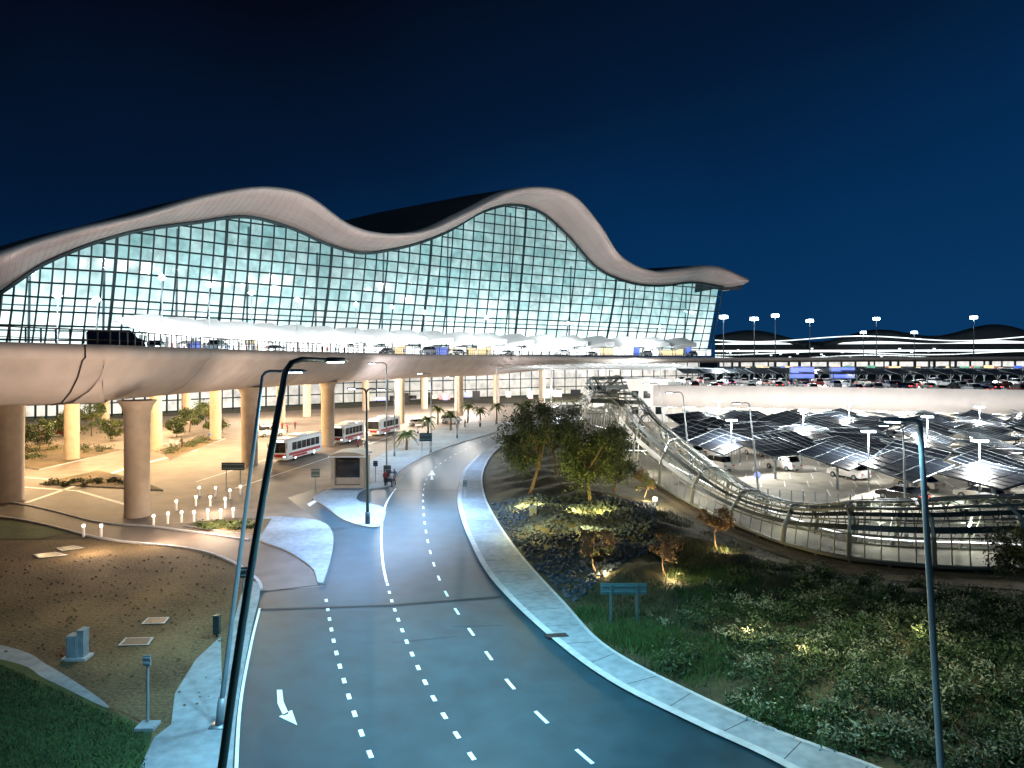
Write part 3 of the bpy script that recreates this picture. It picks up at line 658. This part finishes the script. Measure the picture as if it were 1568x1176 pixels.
for px,py in ((1230,1010),(1400,985),(1140,985)):
    p=onbank(px,py); light('POINT','garden_uplight',p+Vector((0,-.3,.9)),60,(1.,.82,.5),.1)
tree('roadside_tree',onbank(1590,930),4.8,1.9,22,340,.10,seed=12)
for px,py,h,s in ((60,690,4.5,21),(100,672,5,22),(140,668,6,23),(290,662,5.5,24),(315,655,6,25),(25,684,4,26),(270,668,3,27),(170,675,4,28),(330,668,4,29)): tree('shade_tree',gp(px,py),h,h*.42,16,190,.19,low=.15,mats=('leaf0','leaf1','leaf2'),seed=s)
def palm(base,h,seed):
    r=np.random.default_rng(seed); base=Vector(base); b=MB(); b.tube([base,base+Vector((.1,0,h*.5)),base+Vector((0,0,h))],[.22,.17,.15],8,0); t=base+Vector((0,0,h))
    for k in range(24):
        a=k*2.4; el=r.uniform(-.3,1.3); L=1.9; d=Vector((math.cos(a),math.sin(a),0)); rows=[]
        for j in range(6):
            f=j/5; c=t+d*L*f*math.cos(el*.6)+Vector((0,0,L*(math.sin(el)*f-.75*f*f))); n=Vector((-d.y,d.x,0))*.28*math.sin(math.pi*min(1,f+.12))
            rows.append([c-n-Vector((0,0,.12)),c,c+n-Vector((0,0,.12))])
        b.rows(rows,1+k%2)
    b.obj('palm_tree',['bark','leaf1','leaf2'])
for i,(px,py,h) in enumerate(((798,664,5.2),(690,660,3.4),(735,654,3.6),(622,690,2.6),(655,668,3),(716,648,3.8),(760,650,4.0),(808,655,5),(670,650,3.5))): palm(gp(px,py),h,i)
x0,y0=poly.min(0);x1,y1=poly.max(0); y0=max(y0,17); x1=min(x1,60)
xs=np.arange(x0,x1,.5); ys=np.arange(y0,y1,.5); XX,YY=np.meshgrid(xs,ys); PP=np.stack([XX.ravel(),YY.ravel()],1); ZZ=hf(PP)
nx=len(xs); b=MB(); fs=[(j*nx+i,j*nx+i+1,(j+1)*nx+i+1,(j+1)*nx+i) for j in range(len(ys)-1) for i in range(nx-1)]
b.add(np.column_stack([PP,ZZ]).tolist(),fs); b.obj('embankment',['earth'],True)
def scatter(n,xr,yr):
    P=np.column_stack([rng.uniform(*xr,n),rng.uniform(*yr,n)]); P=P[inside(P)]; d=dist(P); P=P[d>.35]; return P
def topx(P): return CX+P[:,0]/P[:,1]*F, HZ+H/P[:,1]*F
P=scatter(190000,(-5,45),(19,66)); u,v=topx(P)
rocky=(v<1.0*(925-(u-880)*.55))&(u<1005)&(v>770)
dens=np.clip(.15+1.0*np.sin(P[:,0]*.55+1)*np.sin(P[:,1]*.45)+.5*np.sin(P[:,0]*1.7)*np.sin(P[:,1]*1.3),0.03,1)
keep=(~rocky)&(rng.uniform(size=len(P))<dens); Q=P[keep][:52000]; Z=hf(Q)
def blades(Q,Z,h,wd,name,mats):
    n=len(Q); a=rng.uniform(0,6.28,n); hh=h*rng.uniform(.4,1.5,n); w=wd; dx=np.cos(a)*w; dy=np.sin(a)*w; lx=rng.normal(size=n)*hh*.4; ly=rng.normal(size=n)*hh*.4
    base=np.column_stack([Q,Z-.02]); L=base+np.column_stack([-dx,-dy,0*dx]); Rr=base+np.column_stack([dx,dy,0*dx]); T=base+np.column_stack([lx+dx*.2,ly+dy*.2,hh]); T2=base+np.column_stack([lx-dx*.2,ly-dy*.2,hh])
    return inst(quads(name,np.stack([L,Rr,T,T2],1),rng.integers(0,len(mats),n),mats),name)
blades(Q,Z,.24,.022,'wild_grass',['grass0','grass1','grass2'])
Q=[]
for px,py,r_ in ((1060,1020,1.6),(955,975,1.3),(1195,1105,1.3),(1000,990,1.2),(1115,950,2.0),(900,945,.8),(1100,905,1.6)):
    c=gp(px,py); n=int(3200*r_); Q.append(np.column_stack([c.x+rng.normal(size=n)*r_*.6,c.y+rng.normal(size=n)*r_*.55]))
Q=np.concatenate(Q); Q=Q[inside(Q)]; Q=Q[dist(Q)>.2]; blades(Q,hf(Q),.26,.02,'wild_grass',['grass1','grass3','grass2','grass1'])
P=scatter(12000,(3,42),(19,46)); u,v=topx(P); pr=np.clip((u-985)/300,0,1)*np.clip((v-850)/150,.12,1); P=P[rng.uniform(size=len(P))<pr*.36]
C=[];mi=[]
for q in P[:1000]:
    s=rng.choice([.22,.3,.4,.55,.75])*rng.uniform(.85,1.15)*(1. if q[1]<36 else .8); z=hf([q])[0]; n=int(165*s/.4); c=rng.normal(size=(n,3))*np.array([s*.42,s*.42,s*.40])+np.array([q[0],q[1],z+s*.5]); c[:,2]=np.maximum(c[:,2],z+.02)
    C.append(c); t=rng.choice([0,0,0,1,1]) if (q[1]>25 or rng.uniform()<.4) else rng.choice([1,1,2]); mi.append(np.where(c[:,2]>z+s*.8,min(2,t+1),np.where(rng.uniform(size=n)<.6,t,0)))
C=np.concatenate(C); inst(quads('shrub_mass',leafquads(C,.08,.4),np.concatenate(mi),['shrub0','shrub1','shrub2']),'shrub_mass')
P=scatter(30000,(-5,14),(35,66)); u,v=topx(P); rocky=(v<925-(u-880)*.55)&(u<1005)&(v>772)&(u>740); P=P[rocky][:3600]; Z=hf(P); b=MB()
for q,z in zip(P,Z):
    s=rng.uniform(.08,.25); R=Matrix.Rotation(rng.uniform(0,6),3,Vector(rng.normal(size=3)).normalized())
    vs=[Vector((q[0],q[1],z+s*.25))+R@Vector((x*s*rng.uniform(.7,1.2),y*s*rng.uniform(.7,1.2),zz*s*.8)) for x,y,zz in((1,0,0),(-1,0,0),(0,1,0),(0,-1,0),(0,0,1),(0,0,-1))]
    b.add(vs,[(0,2,4),(2,1,4),(1,3,4),(3,0,4),(2,0,5),(1,2,5),(3,1,5),(0,3,5)])
b.obj('rock_bed',['rock'])
P=np.column_stack([rng.uniform(-26,-9,60000),rng.uniform(19,33,60000)]); u,v=topx(P); k=(v>1018+np.clip(u,-100,230)*.45)&(u<222)&(u>-40); Q=P[k]; blades(Q,np.zeros(len(Q))+.02,.10,.02,'lawn_grass',['grass0','grass1','grass2'])
C=[];mi=[]
for pts in ([(20,690),(170,692)],[(250,696),(335,670)],[(70,744),(200,740)],[(-40,715),(60,700)],[(300,808),(390,810)]):
    for k in range(20):
        f=rng.uniform(); p=gp(pts[0][0]+(pts[1][0]-pts[0][0])*f,pts[0][1]+(pts[1][1]-pts[0][1])*f+rng.uniform(-4,4)); s=rng.uniform(.3,.7) if pts[0][1]<740 else .25
        c=rng.normal(size=(90,3))*np.array([s,s,s*.45])+np.array([p.x,p.y,.15+s*.5]); c[:,2]=np.maximum(c[:,2],.17); C.append(c); mi.append(rng.integers(0,3,90))
inst(quads('planting_bed',leafquads(np.concatenate(C),.14,.4),np.concatenate(mi),['leaf0','leaf1','leaf2']),'planting_bed')

# ---------------------------------------------------------------- footbridge
FP=[(1900,895,4.9),(1700,888,4.9),(1568,880,4.7),(1430,875,4.3),(1300,862,3.9),(1200,838,3.0),(1120,806,2.7),(1060,778,3.6),(1010,748,5.0),(970,720,6.8),(945,700,9.2),(925,680,11.2),(905,668,9.0),(880,660,7.0)]
W=[]
for px,py,h in FP:
    g_=gp(px,py); W.append((g_.x,g_.y,h))
W=[Vector(p) for p in crv(W,130)]
b=MB(); base=[Vector((p.x,p.y,0)) for p in W]; n_=[nrm(i,base) for i in range(len(base))]
n_=[ -n if n.y<0 else n for n in n_]
def arch(i,t):
    h=W[i].z; a=t*math.pi; return base[i]+n_[i]*(2.2-2.3*math.cos(a))+Vector((0,0,.4+(h-.4)*math.sin(a)**.75))
NT=9
for j in range(NT+1):
    t=j/NT; b.tube([arch(i,t) for i in range(len(W))],.06 if j%3 else .11,5,0)
for i in range(0,len(W)-2):
    if i%2==0: b.tube([arch(min(i+int(2*(t)),len(W)-1),t) for t in np.linspace(0,1,9)],.045,5,0)
    if i%10==0: b.tube([arch(min(i+int(3*t),len(W)-1),t)-Vector((0,0,.05)) for t in np.linspace(0,1,9)],.17,6,0)
for j in (1,2,4,5,6):
    rows=[]
    for i in range(len(W)):
        rows.append([arch(i,(j+.25)/NT),arch(i,(j+.62)/NT)])
    b.rows(rows,1)
rows=[[base[i]+n_[i]*.3+Vector((0,0,.35)),base[i]+n_[i]*4.2+Vector((0,0,.35))] for i in range(len(W))]; b.rows(rows,2)
b.tube([base[i]+n_[i]*.2+Vector((0,0,.25)) for i in range(len(W))],.14,5,0)
for i in range(0,len(W),5): b.tube([base[i]+n_[i]*.2-Vector((0,0,.1)),base[i]+n_[i]*.2+Vector((0,0,.4))],.1,6,0)
b.tube([base[i]+n_[i]*4.3+Vector((0,0,.9)) for i in range(len(W))],.05,5,3)
b.obj('covered_footbridge',['mesh','mesh2','bdeck','strip'])
b=MB(); b.poly(G([(1000,752),(1060,792),(1120,822),(1300,880),(1568,905),(1800,925)],30)+list(reversed(G([(1010,742),(1070,780),(1130,812),(1300,862),(1568,885),(1800,900)],30))),.03); b.obj('footpath',['dirt'])
for px in (1080,1230,1380,1530): light('POINT','footbridge_light',gp(px,np.interp(px,[1060,1120,1300,1568],[770,800,855,872]))+Vector((0,2.6,2.0)),240,(.95,1.,.78),.2)
for px,Y in ((940,95),(985,82)): light('POINT','footbridge_light',at(px,Y,3.),900,(1,.9,.6),.2)
b=MB(); p=onbank(1003,775); b.tube([p,p+Vector((0,0,.5))],.08,8); b.tube([p+Vector((0,0,.5)),p+Vector((0,0,.8))],.18,8,1); b.obj('garden_light',['steel','warml'])
light('POINT','bollard_light',p+Vector((0,-.4,1.)),500,(1,.8,.5),.1)

# ---------------------------------------------------------------- car park
b=MB(); b.poly([gp(985,650),gp(1000,700),gp(1060,752),gp(1130,785),gp(1300,815),gp(1568,840),gp(2000,850),Vector((220,140,0)),Vector((20,190,0)),gp(960,640)],.020); b.obj('car_park_surface',['sand'])
b=MB(); k=0
for Y in range(60,122,5):
    for X in np.arange(14,110,2.6):
        px=CX+X/Y*F
        if px>np.interp(Y,[58,66,75,90,122],[1440,1290,1150,1060,1020]) and px<1750: strip(b,[Vector((X,Y,0)),Vector((X+1.3,Y+3.6,0))],.12,.026)
b.obj('parking_bay_markings',['paint'])
# mono-pitch solar canopy on a raked post with a luminaire below
sb=MB(); w2,l2=3.3,2.7
def cz_(y): return 3.75+.19*y
sb.add([(-w2,-l2,cz_(-l2)),(w2,-l2,cz_(-l2)),(w2,l2,cz_(l2)),(-w2,l2,cz_(l2)),(-w2,-l2,cz_(-l2)-.14),(w2,-l2,cz_(-l2)-.14),(w2,l2,cz_(l2)-.14),(-w2,l2,cz_(l2)-.14)],[(0,1,2,3),(7,6,5,4),(0,1,5,4),(1,2,6,5),(2,3,7,6),(3,0,4,7)],0)
sb.tube([(-w2,-l2,cz_(-l2)),(w2,-l2,cz_(-l2)),(w2,l2,cz_(l2)),(-w2,l2,cz_(l2)),(-w2,-l2,cz_(-l2))],.05,4,1)
for x in(-2.2,-1.1,0,1.1,2.2): sb.tube([(x,-l2,cz_(-l2)+.02),(x,l2,cz_(l2)+.02)],.02,4,1)
for y in(-.9,.9): sb.tube([(-w2,y,cz_(y)+.02),(w2,y,cz_(y)+.02)],.02,4,1)
for s in(-1,1): sb.tube([(0,0,1.8),(s*1.9,s*.9,cz_(s*.9)-.2)],.08,6,1)
sb.box((0,.9,3.35),(3.0,.3,.1),2); sb.tube([(0,0,0),(0,0,3.6)],.14,8,1)
sm=sb.mesh('parking_shade',['solar','steel','panl'])
row=0; Yv=61.
while Yv<124:
    X=10
    while X<130:
        xx=X+(row%2)*4.0
        px=CX+xx/Yv*F
        pmin=np.interp(Yv,[58,66,75,90,122],[1470,1310,1170,1060,1030])
        if px>pmin and px<1680:
            inst(sm,'parking_shade',(xx,Yv,.02),rot=(rng.normal()*.06,rng.normal()*.10,.55+rng.normal()*.15))
            if rng.uniform()<.45: inst(random.choice(carsw),'parked_car',(xx+rng.uniform(-1,1),Yv+.6,.022),1.57+.45)
        X+=8.2
    Yv+=6.3; row+=1
for px,Y in ((1120,85),(1330,72),(1500,64),(1230,100),(1420,90),(1600,82),(1100,122),(1300,117),(1500,108)):
    p=at(px,Y); b=MB(); b.tube([p,p+Vector((0,0,6.4))],[.1,.07],8); b.box(p+Vector((0,0,6.45)),(1.2,.3,.1)); b.box(p+Vector((0,0,6.34)),(1.2,.7,.14),1); b.obj('car_park_lamp',['steel','cooll'])
    light('POINT','car_park_light',p+Vector((0,0,5.6)),9500,(1.,.97,.90),.4)
b=MB()
for k in range(24):
    p=gp(1140+k*18,762+k*1.2); b.tube([p,p+Vector((0,0,1))],.07,6)
b.obj('bollard_row',['steel'])
cp=empty('multistorey_car_park')
front=[Vector(p) for p in crv([tuple(at(965,165)),tuple(at(975,155)),tuple(at(1000,151)),tuple(at(1150,147)),tuple(at(1350,138)),tuple(at(1568,130)),tuple(at(1900,122))],60)]
b=MB(); rows=[]
for i,p in enumerate(front):
    n=nrm(i,front); n=n if n.y>0 else -n
    rows.append([p+n*.5+Vector((0,0,7.0)),p+n*.4+Vector((0,0,8.0)),p+Vector((0,0,8.0)),p+Vector((0,0,3.6)),p+n*.8+Vector((0,0,3.3)),p+n*20+Vector((0,0,3.3))])
b.rows(rows,[0,0,0,0,1]); b.rows([[r[0],r[0]+Vector((0,70,0))] for r in rows],1); b.obj('facade_band',['parapet','ceil'],True,cp)
b=MB()
for i in range(2,len(front),3):
    p=front[i]+Vector((0,1.5,1.65)); b.box(p,(.5,.5,3.3),0)
b.rows([[Vector((p.x,p.y+16,0)),Vector((p.x,p.y+16,3.3))] for p in front],2)
for i in range(1,len(front)-1,2): b.box(front[i]+Vector((0,3,3.2)),(4.,.4,.1),1)
b.obj('lower_storey',['white','cooll','ceil'],False,cp)
for i in range(3,len(front),6): light('POINT','soffit_light',front[i]+Vector((0,6,2.4)),3500,(1.,.95,.86),.3).parent=cp
for px in (1060,1230,1400,1560): light('POINT','parapet_fill',at(px,np.interp(px,[1000,1568],[138,116]),5.5),3600,(1.,.93,.90),.4)  # extra points without fixtures, added to brighten the parapet wall
for i in range(60):
    px=1040+i*10+rng.uniform(-3,3); Y=np.interp(px,[1000,1568],[158,137])+rng.choice([0,12,24,36]); 
    inst(random.choice(carsw+carsw+[cars[6],cars[4]]),'parked_car',at(px,Y,7.0),1.57+rng.normal()*.1)
for r_,Y0 in enumerate((176,196)):
    for px in np.arange(1060,1700,36):
        inst(sm,'parking_shade',at(px+r_*15,Y0-(px-1000)*.03,7.0),.1)
for px in (1100,1250,1400,1550): light('POINT','roof_deck_light',at(px,175,13),9000,WHITE,.5)
for px,c in ((1228,'bluep'),(1290,'bluep')):
    p=at(px,168,7); b=MB(); b.box(p+Vector((0,0,3.4)),(6.,.4,2.9),1); b.box(p+Vector((0,-.22,3.4)),(5.7,.06,2.6),0)
    for s in(-2.,2.): b.box(p+Vector((s,0,1.)),(.3,.3,2.),1)
    b.obj('billboard',[c,'steel'])
b=MB(); p=at(985,150); b.box(p+Vector((1,6,4.6)),(9,10,9.2),0)
for z in(2.5,6): 
    for s in(-2.6,0,2.6): b.box(p+Vector((1+s,.98,z)),(1.5,.1,1.6),1)
b.box(p+Vector((1,6,9.3)),(9.6,10.6,.3),0); b.obj('service_building',['white','glassd'])

# ---------------------------------------------------------------- far piers on the horizon
pier=empty('distant_terminal_pier')
b=MB(); rows=[]
for k in range(150):
    f=k/149; px=1095+f*700; Y=470-60*f
    z=30+3.2*math.sin(px*.034)+2.*math.sin(px*.013+1); top=at(px,Y,z); 
    rows.append([at(px,Y,12),at(px,Y,18),at(px,Y-.2,18.1),at(px,Y-.2,19.2),at(px,Y-2,23.),at(px,Y-2.2,24.0+.8*math.sin(px*.034)),at(px,Y-5,z-4),top,at(px,Y+60,z-2)])
b.rows(rows,[0,2,1,2,1,2,2,2]); b.obj('pier_body',['rooft','strip','rooft'],True,pier)
b=MB()
for k,(za,am,ph) in enumerate(((14.5,1.2,0),(17.0,1.,1.4),(26.,1.6,.4))): b.tube([at(px,450-(px-1095)*.08,za+am*math.sin(px*.02+ph)) for px in range(1095,1800,6)],.3,5)
for px in range(1100,1700,11): b.box(at(px+rng.uniform(-4,4),440,13+rng.uniform(0,7)),(1.1,1.1,.8),0)
b.obj('light_ribbons',['strip'],False,pier)
b=MB(); b.rows([[at(px,300,7.5),at(px,300,13)] for px in range(1100,1800,20)],0)
px=1100
while px<1800: b.box(at(px,299,10.2),(rng.uniform(.4,1.2),.5,5.6),1); px+=rng.uniform(8,26)
for px in range(1100,1700,9):
    if rng.uniform()<.7: b.box(at(px,297,8.6+rng.uniform(0,1)),(rng.uniform(1,5),.5,rng.uniform(1,3)),int(rng.choice([1,2,3,4,5])))
b.tube([at(px,298.5,10) for px in range(1100,1800,20)],.3,4,1)
b.obj('glazed_concourse',[im,'mull','bluep','greenp','redp','yelp'])

# ---------------------------------------------------------------- street furniture
b=MB(); p=gp(532,747,.12); 
b.box(p+Vector((0,1.5,.15)),(3.6,3.4,.3),0); 
for s in(-1.55,1.55): b.box(p+Vector((s,1.5,1.8)),(.4,3.2,3.2),0)
b.box(p+Vector((0,3.0,1.8)),(2.8,.2,3.2),0); b.box(p+Vector((0,.4,2.0)),(2.4,.1,1.9),1); b.box(p+Vector((0,.45,.7)),(2.7,.3,.7),0)
rows=[]
for k in range(9):
    a=math.pi*k/8; rows.append([p+Vector((-1.95*math.cos(a),-.3,3.3+.55*math.sin(a))),p+Vector((-1.95*math.cos(a),3.4,3.3+.55*math.sin(a)))])
b.rows(rows,0); b.add([r[0] for r in rows],[tuple(range(9))],0); b.box(p+Vector((0,1.5,3.35)),(3.9,3.7,.12),2)
b.obj('bus_shelter',['col','glassd','white'])
def sign(name,p,w,h,zc,mats=('signb','steel'),posts=1,yaw=0.,thick=.06):
    b=MB(); p=Vector(p); R=Matrix.Rotation(yaw,3,'Z')
    b.box(p+Vector((0,0,zc)),(w,thick,h),0,yaw=yaw)
    for k in range(posts):
        x=0 if posts==1 else (k/(posts-1)-.5)*w*.62
        b.tube([p+R@Vector((x,.06,0)),p+R@Vector((x,.06,zc+h*.4))],.05,6,1)
    for z in(-.25,.25): b.box(p+Vector((0,0,zc+z*h))+R@Vector((0,-.05,0)),(w*.92,.04,.05),1,yaw=yaw)
    return b.obj(name,list(mats))
b=MB(); p=onbank(955,953); 
b.box(p+Vector((0,0,1.75)),(2.4,.05,.58),0)
for s in(-.68,.68): b.box(p+Vector((s,-.06,.95)),(.11,.1,2.1),0)
for z in(1.6,1.9): b.box(p+Vector((0,-.05,z)),(2.3,.05,.05),0)
b.obj('direction_sign',['signb'])
sign('traffic_sign',gp(225,1112),.3,.4,2.5,('steel','steel')); 
b=MB(); p=gp(226,1114,.02); b.box(p+Vector((0,0,.06)),(.7,.6,.12)); b.obj('concrete_footing',['pave'])
for px,py,w_,h_,z in ((372,928,.5,.6,1.9),(483,752,.9,.9,1.9),(652,697,1.8,1.2,2.6),(357,752,2.4,.8,2.6),(593,745,.8,1.8,1.4),(712,765,.4,.6,1.6),(575,740,.5,.6,2.2)): sign('traffic_sign',gp(px,py),w_,h_,z,('lamp_dark','steel'),posts=2 if w_>1 else 1)
b=MB(); p=gp(1160,765); b.tube([p,p+Vector((0,0,2.2))],.04,6,1); b.tube([p+Vector((0,-.03,2.4)),p+Vector((0,.03,2.4))],.35,14,0); b.obj('traffic_sign',['bluep','steel'])
for px,py in ((128,822),(155,822),(235,806),(257,802),(278,800),(297,800),(318,797),(338,797),(357,795),(300,775),(322,775),(345,778),(305,760),(330,760),(352,764),(368,758),(270,782),(225,775)):
    p=gp(px,py,.02); b=MB(); b.tube([p,p+Vector((0,0,.78))],.10,10,0); b.tube([p+Vector((0,0,.78)),p+Vector((0,0,.98))],.10,10,1); b.tube([p+Vector((0,0,.98)),p+Vector((0,0,1.03))],.12,10,0); b.obj('lit_bollard',['white','warml'])
for px,py in ((142,815),(250,802),(320,790),(330,760),(350,785)): light('POINT','bollard_light',gp(px,py,1.5),620,(1.,.72,.50),.3)
b=MB(); p=gp(119,1008); b.box(p+Vector((0,0,.06)),(1.1,.7,.12),1); b.box(p+Vector((-.14,0,.62)),(.5,.5,1.0),0); b.box(p+Vector((.22,.05,.72)),(.28,.45,1.2),0); b.box(p+Vector((-.14,-.26,.62)),(.4,.03,.85),0); b.box(p+Vector((.22,.05,1.34)),(.34,.52,.05),0)
b.obj('utility_cabinet',['pave','kerb'])
b=MB(); p=onbank(816,792); b.box(p+Vector((0,0,.4)),(.6,.5,1.0),0); b.box(p+Vector((0,0,.93)),(.68,.58,.06),0); b.obj('utility_cabinet',['pave'])
b=MB(); p=gp(332,975); b.box(p+Vector((0,0,.6)),(.3,.25,.9),0); b.tube([p,p+Vector((0,0,.3))],.05,6); b.box(p+Vector((0,0,1.07)),(.35,.3,.04),0); b.obj('junction_box',['lamp_dark'])
def plate(pts,n='access_cover'):
    b=MB(); b.slab([gp(*q) for q in pts],0,.05,0,1); 
    c=sum((gp(*q) for q in pts),Vector())/4; b.poly([c+(gp(*q)-c)*.82 for q in pts],.056,1); b.obj(n,['kerb','mesh2'])
plate([(180,990),(228,989),(236,977),(192,978)]); plate([(216,957),(252,956),(260,946),(226,947)]); plate([(60,856),(105,851),(85,846),(50,850)]); plate([(95,845),(130,840),(112,836),(85,840)])
b=MB()
P=np.column_stack([rng.uniform(-40,-9,1800),rng.uniform(26,50,1800)]); u,v=topx(P); P=P[(u<345)&(v>850)&(v<1000+u*.3)]
for q in P[:650]:
    s=rng.choice([.03,.05,.08]); vs=[Vector((q[0]+x*s*rng.uniform(.7,1.3),q[1]+y*s*rng.uniform(.7,1.3),s*.3+z*s*.7)) for x,y,z in((1,0,0),(-1,0,0),(0,1,0),(0,-1,0),(0,0,1),(0,0,-1))]
    b.add(vs,[(0,2,4),(2,1,4),(1,3,4),(3,0,4),(2,0,5),(1,2,5),(3,1,5),(0,3,5)])
b.obj('loose_stones',['dirt'])
light('SPOT','slope_fill',gp(250,930)+Vector((0,0,12)),2600,(1.,.88,.58),.5,spot=110,blend=1.)
light('SPOT','slope_fill',gp(1300,1060)+Vector((0,-1,10)),3400,(.92,1.,.72),.5,spot=115,blend=1.)  # added spot over the slope, tinted to green the shrubs; no lamp here
print('objects',len(bpy.data.objects))
